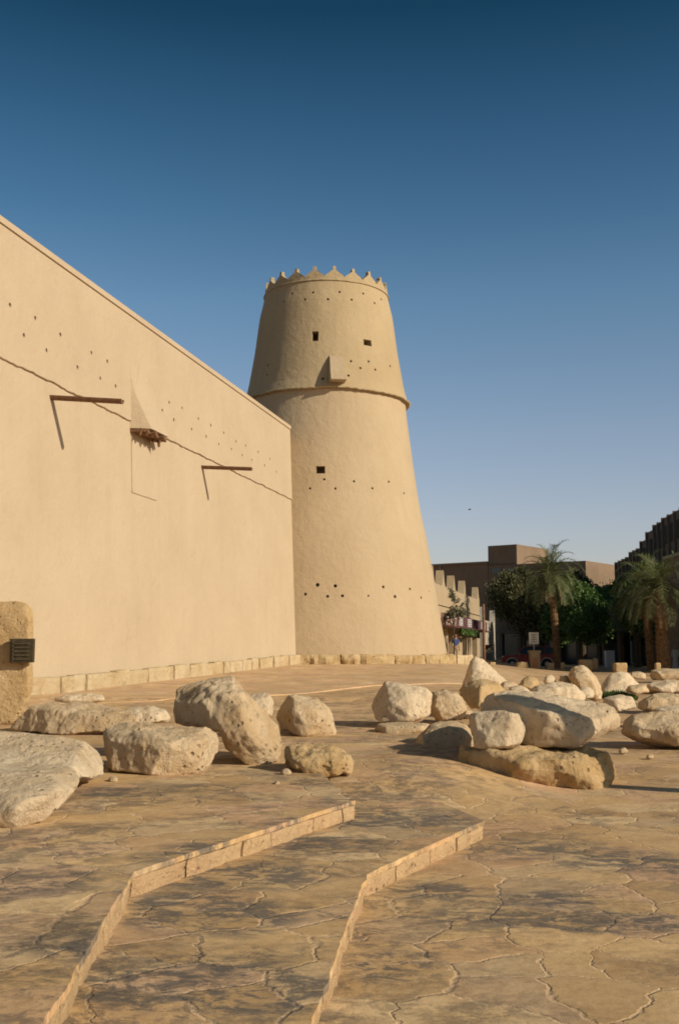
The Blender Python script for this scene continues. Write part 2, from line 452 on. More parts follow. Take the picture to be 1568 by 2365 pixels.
# ------------------------------------------------------------------ terrain
def ss(a, b, x):
    t = min(max((x - a) / (b - a), 0), 1); return t * t * (3 - 2 * t)
ZU, ZM = .28, .14
def zp(Y):
    return min(max(.40 + .0265 * (Y - 22.7), .285), .87)
def T(X, Y):
    Y = Y / KS
    w = 1 - ss(.8 + .12 * max(Y - 8, 0), 2.3 + .30 * max(Y - 8, 0), X)
    near = ss(6.9, 9.3, Y)
    high = .286 * near if Y < 20 else max(zp(Y) - .12 * ss(20, 23, Y), .286)
    low = .0 + .05 * ss(10, 30, Y)
    z = low + (high - low) * w
    if Y > 8: z += .012 * noise.noise(Vector((X * .5, Y * .5, 0))) * ss(8, 12, Y)
    return z
def grid(xs, ys, fn):
    vs = [(x, y, fn(x, y)) for y in ys for x in xs]
    nx = len(xs)
    fs = [(j * nx + i, j * nx + i + 1, (j + 1) * nx + i + 1, (j + 1) * nx + i) for j in range(len(ys) - 1) for i in range(nx - 1)]
    return vs, fs
xs = [-3000, -600, -120, -60] + list(np.arange(-30, -8, .8)) + list(np.arange(-8, 10, .25)) + list(np.arange(10, 60, 1.0)) + [80, 140, 600, 3000]
ys = [-3000, -600, -100, -20] + list(np.arange(-6, 4, 1.0)) + list(np.arange(4, 42, .3)) + list(np.arange(42, 125, 1.2)) + [140, 190, 600, 3000]
vs, fs = grid(xs, ys, T)
g = link('ground', mesh('ground', vs, fs), M['pave'], None, True); tag(g, kind='structure')
def TR(X, Y):
    return T(X, Y)
# raised plaza in front of the fort
pe = [(-14, 13), (-4.5, 19.6), (-1.5, 22.2), (1.15, 26), (4.0, 27.3), (9.5, 31)]
pe = [(a, b * KS) for a, b in pe]
def edgeY(X):
    for (a, b), (c, d) in zip(pe, pe[1:]):
        if a <= X <= c: return b + (d - b) * (X - a) / (c - a)
    return pe[-1][1]
def plaza_z(X, Y):
    return T(X, Y) + .022 * (1 - ss(3.5, 8.5, X)) * ss(19, 24, Y / KS) + .006
pxs = list(np.arange(-14, 9.6, .5)); vs = []; fs = []
nyy = 40
for X in pxs:
    y0 = edgeY(X)
    vs.append((X, y0 - .01, T(X, y0) - .05))
    for k in range(nyy):
        Y = y0 + (60 * KS - y0) * (k / (nyy - 1)) ** 1.4
        vs.append((X, Y, plaza_z(X, Y) + (0.0 if X < 8.9 else -.1)))
for i in range(len(pxs) - 1):
    for k in range(nyy):
        a = i * (nyy + 1) + k; b = a + nyy + 1
        fs.append((a, b, b + 1, a + 1))
pz = link('pavement', mesh('pavement', vs, fs), M['pave2']); tag(pz, kind='structure')

# stone terraces in the foreground
def slab(name, pts, z, mat, n_edge):
    """pts: first the visible edge (n_edge points) then the hidden outline; a thin flag layer over a set-back core"""
    edge = [Vector((p[0], p[1], 0)) for p in pts[:n_edge]]; rest = [Vector((p[0], p[1], 0)) for p in pts[n_edge:]]
    fine = []
    for a, b in zip(edge, edge[1:]):
        m_ = max(1, int((b - a).length / .07))
        for k in range(m_):
            q = a.lerp(b, k / m_)
            nn = noise.noise_vector(q * 3.1) * .016 + noise.noise_vector(q * 11) * .010
            fine.append(q + Vector((nn.x, nn.y, 0)))
    fine.append(edge[-1])
    me = bpy.data.meshes.new(name); bm = bmesh.new()
    for ring, z1, th_ in ((fine + rest, z, .032), (inset(edge, .12) + rest, z - .034, .22)):
        f = bm.faces.new([bm.verts.new((v.x, v.y, z1)) for v in ring])
        r = bmesh.ops.extrude_face_region(bm, geom=[f])
        for v in [e for e in r['geom'] if isinstance(e, bmesh.types.BMVert)]: v.co.z -= th_
    bmesh.ops.recalc_face_normals(bm, faces=bm.faces)
    bmesh.ops.triangulate(bm, faces=[f for f in bm.faces if len(f.verts) > 4])
    bm.to_mesh(me); bm.free()
    o = link(name, me, mat); tag(o, kind='structure'); return o
U = [G(40, 2470, ZU), G(100, 2365, ZU), G(235, 2135, ZU), G(312, 2013, ZU), G(435, 1971, ZU), G(680, 1893, ZU), G(820, 1849, ZU)]
Mi = [G(660, 2530, ZM), G(718, 2365, ZM), G(790, 2165, ZM), G(846, 2019, ZM), G(975, 1960, ZM), G(1118, 1895, ZM)]
def inset(ps, k=.1):
    # shift slab edge back under the kerb blocks
    out = []
    for i, p in enumerate(ps):
        a = ps[max(i - 1, 0)]; b = ps[min(i + 1, len(ps) - 1)]
        t = (b - a); t.z = 0; t.normalize(); nrm = Vector((-t.y, t.x, 0))
        out.append(p + nrm * k)
    return out
slab('terrace_step', U + [Vector((-.15, 8.2 * KS, 0)), Vector((-.6, 9.6 * KS, 0)), Vector((-14, 9.6 * KS, 0)), Vector((-14, 1, 0)), Vector((U[0].x - .8, 1, 0))], ZU, M['pave'], len(U))
slab('terrace_step', Mi + [Vector((.79, 7.9 * KS, 0)), Vector((.45, 8.9 * KS, 0)), Vector((-13, 8.9 * KS, 0)), Vector((-13, 1.1, 0)), Vector((Mi[0].x - .5, 1.1, 0))], ZM, M['pave'], len(Mi))
def kerb(pts, z, h, seed):
    rnd = random.Random(seed)
    mb = MB()
    segs = list(zip(pts, pts[1:]))
    bm = bmesh.new()
    for a, b in segs:
        a = a.copy(); b = b.copy(); a.z = b.z = 0
        L = (b - a).length; t = (b - a).normalized(); nrm = Vector((-t.y, t.x, 0))
        s = 0
        while s < L - .01:
            l = min(rnd.uniform(.16, .55), L - s)
            if L - s - l < .15: l = L - s
            c0 = a + t * (s + .004); c1 = a + t * (s + l - .004)
            n1 = rnd.uniform(-.010, .008); dz = rnd.uniform(-.006, .005)
            ns = max(2, int(l / .05)); nh = 5; nd = 4
            seen = subcube(bm, 6)
            for v in seen:
                q = v.co
                # rounded a little at the arris
                rx, ry, rz = q.x, q.y, q.z
                base = c0.lerp(c1, rx + .5) + nrm * ((ry + .5) * .20 + n1 + .010)
                zz = z - .034 + min(dz, 0) - h * 1.3 * (.5 - rz)
                cr = max(0, abs(rx) - .38) + max(0, rz - .38) + max(0, -ry - .38)
                if cr > .14: base += nrm * .012 * (1 if ry < 0 else -1); zz -= .008
                nn = noise.noise_vector(Vector((base.x, base.y, zz)) * 5) * .016 + noise.noise_vector(Vector((base.x, base.y, zz)) * 14) * .007
                v.co = Vector((base.x + nn.x, base.y + nn.y, zz + nn.z * .5))
            s += l
    bmesh.ops.recalc_face_normals(bm, faces=bm.faces)
    me = bpy.data.meshes.new('kerb'); bm.to_mesh(me); bm.free()
    o = link('kerb', me, M['kerb']); tag(o, kind='structure')
kerb(U, ZU, .16, 3)
kerb(Mi, ZM, .17, 5)
kerb([Mi[-1], Vector((.79, 7.9 * KS, 0))], ZM, .17, 9)
# paved edge of the plaza step
# ------------------------------------------------------------------ fort wall
ZT = 12.8; ZL = 9.05
_a = G(0, 503, ZT); WC = G(668, 985, ZT); WC.z = 0; _a.z = 0
wd = (WC - _a).normalized(); wnr = Vector((wd.y, -wd.x, 0))
BAT = .42
def woff(z): return BAT * (ZT - z) / 12
def wall_hit(x, y, extra=0.0):
    d = ray(x, y); o = Vector((0, 0, CAMZ))
    # plane: (P-WC).n = BAT*(ZT-z)/12 + extra
    A = d.dot(wnr) + BAT * d.z / 12
    B = BAT * (ZT - CAMZ) / 12 + extra + WC.dot(wnr)
    t = B / A
    return o + d * t
print('wall base z', wall_hit(80, 1597), wall_hit(680, 1530), wall_hit(0, 503), wall_hit(668, 985))
fw = empty('fort_wall', (-7, 34, .4), 'long smooth sand-plastered fort wall with timber spouts, running to the round tower', 'wall')
fwi = Matrix.Translation(-Vector(fw.location))
def wl(v): return Vector(v) - fw.location
def wp(s, z, out=0.0):
    """point on the wall: s metres from corner towards camera, height z"""
    return WC - wd * s + wnr * (woff(z) + out) + Vector((0, 0, z))
def wall_st(p):
    q = p - WC; return -q.dot(wd), p.z
LIP = .045
S1 = 45
def wallbox(z0, z1, out, back=4.5):
    mb = MB()
    a0 = wp(0, z0, out); a1 = wp(0, z1, out); b0 = wp(S1, z0, out); b1 = wp(S1, z1, out)
    e = Vector((-.45, 4.5, 0)); k = Vector((-wnr.x, -wnr.y, 0)) * back
    c0 = a0 + e; c1 = a1 + e; d0 = b0 + k; d1 = b1 + k
    vs = [wl(v) for v in (b0, a0, c0, d0, b1, a1, c1, d1)]
    mb.add(vs, [(0, 1, 2, 3), (4, 7, 6, 5), (0, 4, 5, 1), (1, 5, 6, 2), (2, 6, 7, 3), (3, 7, 4, 0)])
    return mb
low = wallbox(-.5, ZL + .1, 0).build('lower_wall', M['wall'], fw)
up = wallbox(ZL, ZT, LIP).build('upper_wall', M['wall'], fw)
cop = wallbox(ZT - .16, ZT + .02, LIP + .05).build('coping', M['wall'], fw)
# holes
crop1 = [(53,548),(180,614),(307,698),(463,789),(543,833),(123,701),(237,777),(393,862),(508,918),(585,958),(855,1040),(920,1068),(1002,1122),(1065,1155),(1130,1193),(1191,1237),(1240,1258),(1303,1290),(1362,1325),(820,1080),(878,1128),(968,1175),(1041,1212),(1105,1250),(1168,1276),(1223,1307),(1272,1330),(1335,1358),(1395,1390)]
mbh = MB()
for i, (a, b) in enumerate(crop1):
    x, y = a * .4578, 453.4 + b * .4578
    h = wall_hit(x, y, LIP)
    r_ = .062 + .012 * random.random()
    mbh.tube([wl(h + wnr * .1), wl(h - wnr * .45)], r_, 9)
cut(up, mbh)
# wavy drip line
def strip(fn, n, z0, name, mat, parent, prot=.09, h=.13, loc=Vector((0, 0, 0)), closed=False, seed=0, amp=.045):
    """ledge lip following fn(i)->(point, outward)"""
    vs = []; fs = []
    for i in range(n):
        p, o = fn(i)
        wv = amp * noise.noise(Vector((p.x * 1.1, p.y * 1.1, seed))) + amp * .7 * noise.noise(Vector((p.x * 4.1, p.y * 4.1, seed)))
        wo = .02 * noise.noise(Vector((p.x * 3, p.y * 3, seed + 5)))
        q = p - loc
        vs += [q - o * .05 + Vector((0, 0, h * .9)), q + o * (prot * .45 + wo) + Vector((0, 0, h * .55)), q + o * (prot + wo) + Vector((0, 0, .02 + wv)), q + o * (prot * .8 + wo) + Vector((0, 0, -.03 + wv)), q - o * .08 + Vector((0, 0, -.02 + wv))]
    m_ = n if closed else n - 1
    for i in range(m_):
        j = (i + 1) % n
        for k in range(4): fs.append((i * 5 + k, j * 5 + k, j * 5 + k + 1, i * 5 + k + 1))
    return link(name, mesh(name, vs, fs), mat, parent, True)
strip(lambda i: (wp(S1 * (1 - i / 500), ZL, 0), wnr), 501, ZL, 'drip_ledge', M['wall'], fw, .06, .12, Vector(fw.location))
# spouts
def spout(rx, ry, tx, ty, label):
    root = wall_hit(rx, ry)
    s, z = wall_st(root)
    d = ray(tx, ty); o = Vector((0, 0, CAMZ))
    # vertical plane through root containing the wall normal
    A = d.dot(wd); t = (root - o).dot(wd) / A
    tip = o + d * t
    print('spout', root, tip, (tip - root).length)
    return root, tip
for (rx, ry, tx, ty) in ((119, 917, 284, 926), (467, 1078, 582, 1082)):
    root, tip = spout(rx, ry, tx, ty, '')
    ax = (tip - root).normalized(); up_ = Vector((0, 0, 1))
    base = root - ax * .3
    side = ax.cross(up_).normalized(); uz = side.cross(ax)
    w_, h_ = .105, .12
    # open gutter hewn from a log
    outl = []
    for k in range(13):
        a = math.pi + math.pi * k / 12; outl.append((math.cos(a) * w_, math.sin(a) * h_ * 1.1))
    inner = [(p[0] * .62, p[1] * .5) for p in reversed(outl)]
    mb = MB(); mb.prism([(p[0], p[1] + .04) for p in outl + inner], wl(tip) - wl(base), wl(base), side, uz)
    ob = mb.build('water_spout', M['wood'], fw)
# machicolation on the wall
rt = wall_hit(300, 985); s0, z0 = wall_st(rt)
p2 = wall_hit(372, 1000)
s2, z2 = wall_st(p2)
print('machic', s0, z0, s2, z2)
def machic_profile(s_a, s_b, zb, zt, out, name='machicolation', mat=None, parent=None, loc=None, P=None):
    vs = []; fs = []; n = 12
    for i in range(n + 1):
        t = i / n
        z = zt + (zb - zt) * t
        o_ = out * (1 - math.cos(t * math.pi * .62)) / 1.37
        for s_ in (s_a, s_b):
            vs.append(P(s_, z, -.05)); vs.append(P(s_ + (-.26 if s_ == s_a else .20) * t, z, o_))
    for i in range(n):
        a = i * 4; b = a + 4
        fs += [(a, a + 1, b + 1, b), (a + 3, a + 2, b + 2, b + 3), (a + 1, a + 3, b + 3, b + 1)]
    e = n * 4
    fs.append((e, e + 1, e + 3, e + 2))
    return vs, fs
sa, sb = s0 + .0, s0 - 2.0
zb_, zt_ = z0 - .05, z0 + 1.95
vs, fs = machic_profile(sa, sb, zb_, zt_, .62, P=lambda s, z, o: wl(wp(s, z, o + LIP)))
mb = MB(); mb.add(vs, fs)
mch = mb.build('machicolation', M['wall'], fw)
mb = MB()
for (s_, z_, o_) in ((sa - .35, z0 + .75, .4), (sa - 1.1, z0 + .6, .45)):
    mb.tube([wl(wp(s_, z_, o_ + .6)), wl(wp(s_, z_, o_ - .25))], .055, 9)
mch_rot = Matrix.Identity(4)
# timber teeth and floor under it
mb = MB()
for k in range(5):
    s_ = sa - .22 - k * .38
    a = wl(wp(s_, zb_ - .06, .0)); b = wl(wp(s_, zb_ - .10, .58 + .12 * (k % 2)))
    mb.tube([a, b], .075, 8)
mb.build('joist', M['wood'], mch)
mb = MB()
rf = random.Random(12)
for k in range(11):
    s_ = sa - .06 - k * .185
    l = rf.uniform(.10, .34); o_ = rf.uniform(.15, .55)
    mb.tube([wl(wp(s_, zb_ - .02, o_)), wl(wp(s_ + rf.uniform(-.08, .08), zb_ - .05 - l, o_ + rf.uniform(-.1, .12)))], [rf.uniform(.06, .10), rf.uniform(.02, .05)], 6)
mb.add([wl(wp(a_, zb_ - .03, b_)) for a_, b_ in ((sa - .02, .0), (sb + .02, .0), (sb + .02, .56), (sa - .02, .56))] + [wl(wp(a_, zb_ - .13, b_)) for a_, b_ in ((sa - .02, .0), (sb + .02, .0), (sb + .02, .50), (sa - .02, .50))], [(0, 1, 2, 3), (7, 6, 5, 4), (0, 4, 5, 1), (1, 5, 6, 2), (2, 6, 7, 3), (3, 7, 4, 0)])
mb.build('timber_fringe', M['wood'], mch)
# projecting plaster panel under it
pa = wall_hit(304, 1138); pb = wall_hit(362, 1165)
s_a, za = wall_st(pa); s_b, zb2 = wall_st(pb)
mb = MB()
q = [wp(s_a, za, -.02), wp(s_b, za, -.02), wp(s_b, ZL - .02, -.02), wp(s_a, ZL - .02, -.02)]
q2 = [wp(s_a, za, .032), wp(s_b, za, .032), wp(s_b, ZL - .02, .032), wp(s_a, ZL - .02, .032)]
mb.add([wl(v) for v in q + q2], [(0, 1, 2, 3), (7, 6, 5, 4), (0, 4, 5, 1), (1, 5, 6, 2), (2, 6, 7, 3), (3, 7, 4, 0)])
mb.build('raised_panel', M['wall'], fw, bevel=.02)
# stone plinth
def blocks(pathfn, total, hgt, depth, name, mat, parent, loc, seed, lmin=.7, lmax=1.5, rough=.03, zfn=None, bulge=.0):
    rnd = random.Random(seed); bm = bmesh.new(); s = 0
    while s < total - .05:
        l = min(rnd.uniform(lmin, lmax), total - s)
        hh = hgt * rnd.uniform(.93, 1.06); pr = rnd.uniform(-.04, .05)
        seen = subcube(bm, 8)
        rr = rnd.uniform(0, 99)
        for v in seen:
            q = v.co.copy()
            k = max(0, abs(q.x) * 2 - .82) + max(0, abs(q.z) * 2 - .78)
            p, o_, zb = pathfn(s + .012 + (q.x + .5) * (l - .024))
            nn = noise.fractal(Vector((q.x * l * 2.2 + rr, q.z * 1.5, rr)), 1, 2, 4)
            out = (-q.y + .5 - .5) * depth + depth / 2 + pr + (nn * rough + bulge * (1 - (2 * q.x) ** 4) * (1 - (2 * q.z) ** 4) - .09 * k * (1 if q.y < 0 else 0)) * (1 if q.y < 0 else 0)
            v.co = p + o_ * (out) + Vector((0, 0, zb + (q.z + .5) * (hh + .3) - .3 + nn * .012)) - loc
        s += l
    bmesh.ops.recalc_face_normals(bm, faces=bm.faces)
    me = bpy.data.meshes.new(name); bm.to_mesh(me); bm.free()
    return link(name, me, mat, parent)
def gz(X, Y):
    return max(plaza_z(X, Y), T(X, Y)) if X < 9 else T(X, Y)
def wpath(s):
    p = wp(S1 - 6 - s, .4, 0); p.z = 0
    return p, wnr, gz(p.x + wnr.x * .3, p.y)
blocks(wpath, S1 - 6.0, .45, .26, 'plinth', M['plinth'], fw, Vector(fw.location), 4, .7, 1.6, .025)

# ------------------------------------------------------------------ round tower
TC = Vector((-.76, 41 * KS + 7.0, 0))
def sil(x, y):
    d = ray(x, y); k = Vector((d.x, d.y, 0))
    t = TC.dot(k) / k.dot(k)
    p = k * t
    return (p - TC).length, CAMZ + d.z * t
prof_px = [(1034, 1520), (1033, 1512), (1015, 1419), (998, 1318), (986, 1249), (969, 1173.6), (954, 1077), (936, 944)]
prof_up = [(944, 936), (934, 908), (918, 820), (907, 739.5), (897, 700), (895.5, 690)]
PL = sorted([(z, r) for r, z in [sil(*p) for p in prof_px]])
PU = sorted([(z, r) for r, z in [sil(*p) for p in prof_up]])
print('tower profile', PL, PU)
ZLT = PU[0][0] + .0
ZTT = PU[-1][0]
def Rl(z): return float(np.interp(z, [a for a, b in PL], [b for a, b in PL]))
def Ru(z): return float(np.interp(z, [a for a, b in PU], [b for a, b in PU]))
def Rt(z): return Ru(z) if z >= ZLT else Rl(z)
def thit(x, y):
    d = ray(x, y); o = Vector((0, 0, CAMZ))
    t0, t1 = 45.0, 80.0
    prev = None; t = t0
    while t < t1:
        p = o + d * t
        if (Vector((p.x, p.y, 0)) - TC).length < Rt(p.z): return p
        t += .02
    return None
tw = empty('fort_tower', TC + Vector((0, 0, .87)), 'tall round tapering mud-plaster watchtower crowned with pointed merlons', 'tower')
TL = Vector(tw.location)
def lathe(prof, n, center):
    vs = []; fs = []
    for (z, r) in prof:
        for k in range(n):
            a = 2 * math.pi * k / n
            vs.append((center.x + r * math.cos(a), center.y + r * math.sin(a), z))
    m_ = len(prof)
    for i in range(m_ - 1):
        for k in range(n):
            a = i * n + k; b = i * n + (k + 1) % n
            fs.append((a, b, b + n, a + n))
    fs.append(tuple(range(n - 1, -1, -1))); fs.append(tuple(range((m_ - 1) * n, m_ * n)))
    return vs, fs
cl = TC - TL
NS = 256
zl = [(-.3, Rl(1.0) + .0)] + [(z, Rl(z)) for z in np.linspace(1.0, ZLT + .15, 16)]
vs, fs = lathe([(z - TL.z, r) for z, r in zl], NS, cl)
body = link('lower_body', mesh('lower_body', vs, fs), M['tower'], tw)
vs, fs = lathe([(z - TL.z, Ru(z)) for z in np.linspace(ZLT, ZTT, 12)], NS, cl)
ubody = link('upper_body', mesh('upper_body', vs, fs), M['tower_top'], tw)
th = [(390,218),(531,210),(712,207),(873,218),(334,272),(476,258),(633,256),(794,260),(951,283),(996,258),(222,710),(217,773),(790,681),(910,683),(855,728),(955,739),(1057,715),(597,800),(772,780)]
th = [(544 + a * .3373, 604.5 + b * .3373, .07) for a, b in th]
tl_ = [(608,1490),(811,1503),(1048,1506),(510,1552),(683,1553),(936,1551),(1152,1585)]
tl_ = [(544 + a * .3373, 604.5 + b * .3373, .065) for a, b in tl_]
tl3 = [(315,1013,.1),(457,1021,.09),(838,1029,.08),(1051,1045,.075),(218,1087,.08),(396,1104,.075),(514,1100,.08),(720,1100,.055),(931,1106,.09),(1140,1115,.075),(1205,1062,.05)]
tl_ += [(642.3 + a * .2892, 1057.9 + b * .2892, r) for a, b, r in tl3]
def holes(lst, wins):
    mb = MB()
    for x, y, r in lst:
        p = thit(x, y)
        if p is None: continue
        o_ = (Vector((p.x, p.y, 0)) - TC).normalized()
        mb.tube([p + o_ * .2 - TL, p - o_ * .5 - TL], r, 9)
    for (x0, y0, x1, y1) in wins:
        p = thit((x0 + x1) / 2, (y0 + y1) / 2); a = thit(x0, (y0 + y1) / 2); b = thit(x1, (y0 + y1) / 2)
        c = thit((x0 + x1) / 2, y0); d = thit((x0 + x1) / 2, y1)
        o_ = (Vector((p.x, p.y, 0)) - TC).normalized()
        wdt = (a - b).length; hgt = abs(c.z - d.z)
        mb.box(p - TL - o_ * .3, (wdt, 1.4, hgt), math.atan2(o_.y, o_.x) - math.pi / 2)
        print('window', p, wdt, hgt)
    return mb
def c2(a, b, c, d): return (544 + a * .3373, 604.5 + b * .3373, 544 + c * .3373, 604.5 + d * .3373)
cut(ubody, holes(th, [c2(524, 477, 568, 543), c2(877, 535, 929, 575)]))
cut(body, holes(tl_, [c2(552, 1399, 613, 1450)]))
strip(lambda i: (TC + Vector((math.cos(2 * math.pi * i / 720), math.sin(2 * math.pi * i / 720), 0)) * (Rl(ZLT) + .0) + Vector((0, 0, ZLT)), Vector((math.cos(2 * math.pi * i / 720), math.sin(2 * math.pi * i / 720), 0))),
      720, ZLT, 'drip_ledge', M['tower_top'], tw, Ru(ZLT) - Rl(ZLT) + .09, .22, TL, True, 3, .06)
# moulding under merlons
strip(lambda i: (TC + Vector((math.cos(2 * math.pi * i / 360), math.sin(2 * math.pi * i / 360), 0)) * (Ru(ZTT)) + Vector((0, 0, ZTT - .02)), Vector((math.cos(2 * math.pi * i / 360), math.sin(2 * math.pi * i / 360), 0))),
      360, 0, 'moulding', M['tower_top'], tw, .07, .12, TL, True, 8, .012)
# parapet + merlons
RP = Ru(ZTT)
vs = []; fs = []
for k in range(NS):
    a = 2 * math.pi * k / NS; c_, s_ = math.cos(a), math.sin(a)
    for r, z in ((RP, ZTT - .1), (RP - .01, ZTT + .22), (RP - .36, ZTT + .22), (RP - .36, ZTT - .1)):
        vs.append(Vector((TC.x + r * c_, TC.y + r * s_, z)) - TL)
for k in range(NS):
    for j in range(3):
        a = k * 4 + j; b = ((k + 1) % NS) * 4 + j
        fs.append((a, b, b + 1, a + 1))
par = link('parapet', mesh('parapet', vs, fs), M['tower_top'], tw)
half = math.radians(9)
prof = [(-1, 0), (-.95, .05), (-.84, .12), (-.68, .19), (-.50, .26), (-.35, .33), (-.24, .385), (-.165, .42), (-.14, .48), (-.175, .54), (-.165, .60), (-.09, .655), (0, .67)]
prof = prof + [(-x, z) for x, z in reversed(prof[:-1])]
def merlon_mesh():
    vs = []; fs = []
    n = len(prof)
    for r in (RP, RP - .34):
        for x, z in prof:
            rr = r if r == RP else r + .10 * min(z / .9, 1)
            rr = rr - (.10 * min(z / .9, 1) if r == RP else 0)
            a = x * half * .985
            vs.append(Vector((rr * math.cos(a), rr * math.sin(a), z)))
    fs.append(tuple(range(n))); fs.append(tuple(range(2 * n - 1, n - 1, -1)))
    for i in range(n):
        j = (i + 1) % n; fs.append((i, i + n, j + n, j))
    me = mesh('merlon', vs, fs)
    bm = bmesh.new(); bm.from_mesh(me); bmesh.ops.recalc_face_normals(bm, faces=bm.faces); bm.to_mesh(me); bm.free()
    return me
mm = merlon_mesh(); mm.materials.append(M['tower_top'])
for k in range(20):
    o = bpy.data.objects.new('merlon', mm); COL.objects.link(o); o.parent = tw
    ang = -math.pi / 2 + math.radians(-10 + 18 * k)
    o.location = Vector((TC.x, TC.y, ZTT + .21)) - TL
    o.rotation_euler = (0, 0, ang)
    o.scale = (1, random.uniform(.94, 1.02), .9 + random.uniform(-.07, .07))
# machicolation box on the tower
pm_ = thit(778, 884); om = (Vector((pm_.x, pm_.y, 0)) - TC).normalized(); am = math.atan2(om.y, om.x)
ztop = thit(778, 822).z; zbot = pm_.z
vs = []; n = 10
wid = .44
side = Vector((-om.y, om.x, 0))
for i in range(n + 1):
    t = i / n; z = ztop + (zbot - ztop) * t
    r = Rt(max(z, ZLT)); out = .04 + .72 * t ** .8
    for sgn in (-1, 1):
        w_ = wid * (.88 + .12 * t)
        vs.append(TC + om * (r - .35) + side * sgn * w_ + Vector((0, 0, z)) - TL)
        vs.append(TC + om * (r + out) + side * sgn * w_ + Vector((0, 0, z)) - TL)
fs = []
for i in range(n):
    a = i * 4; b = a + 4
    fs += [(a, a + 1, b + 1, b), (a + 3, a + 2, b + 2, b + 3), (a + 1, a + 3, b + 3, b + 1)]
e = n * 4; fs.append((e, e + 1, e + 3, e + 2)); fs.append((0, 2, 3, 1))
mb = MB(); mb.add(vs, fs); bx = mb.build('machicolation', M['tower'], tw, bevel=.03)
# tower plinth
RB = Rl(1.2)
def tpath(s):
    a = math.radians(-118) + s / (RB + .3)
    o_ = Vector((math.cos(a), math.sin(a), 0)); p = TC + o_ * (RB - .05)
    return p, o_, gz(p.x, p.y)
blocks(tpath, 15.5, .46, .34, 'plinth', M['plinth_rough'], tw, TL, 11, .9, 1.9, .13, bulge=.14)
# low kerb wall that carries on past the tower
lw = empty('low_wall', (6.5, 45, .5), 'low pale stone kerb wall running on to the right of the tower base', 'wall')
lp0 = AY(1000, 1520, 44.0); lp0.z = 0; lp1 = AY(1082, 1520, 46.5); lp1.z = 0
ld = (lp1 - lp0); LL = ld.length; ld.normalize(); lnr = Vector((ld.y, -ld.x, 0))
blocks(lambda s: (lp0 + ld * s, lnr, CAMZ - .75), LL, .46, .35, 'stone_course', M['plinth'], lw, Vector(lw.location), 21, .5, 1.1, .03)

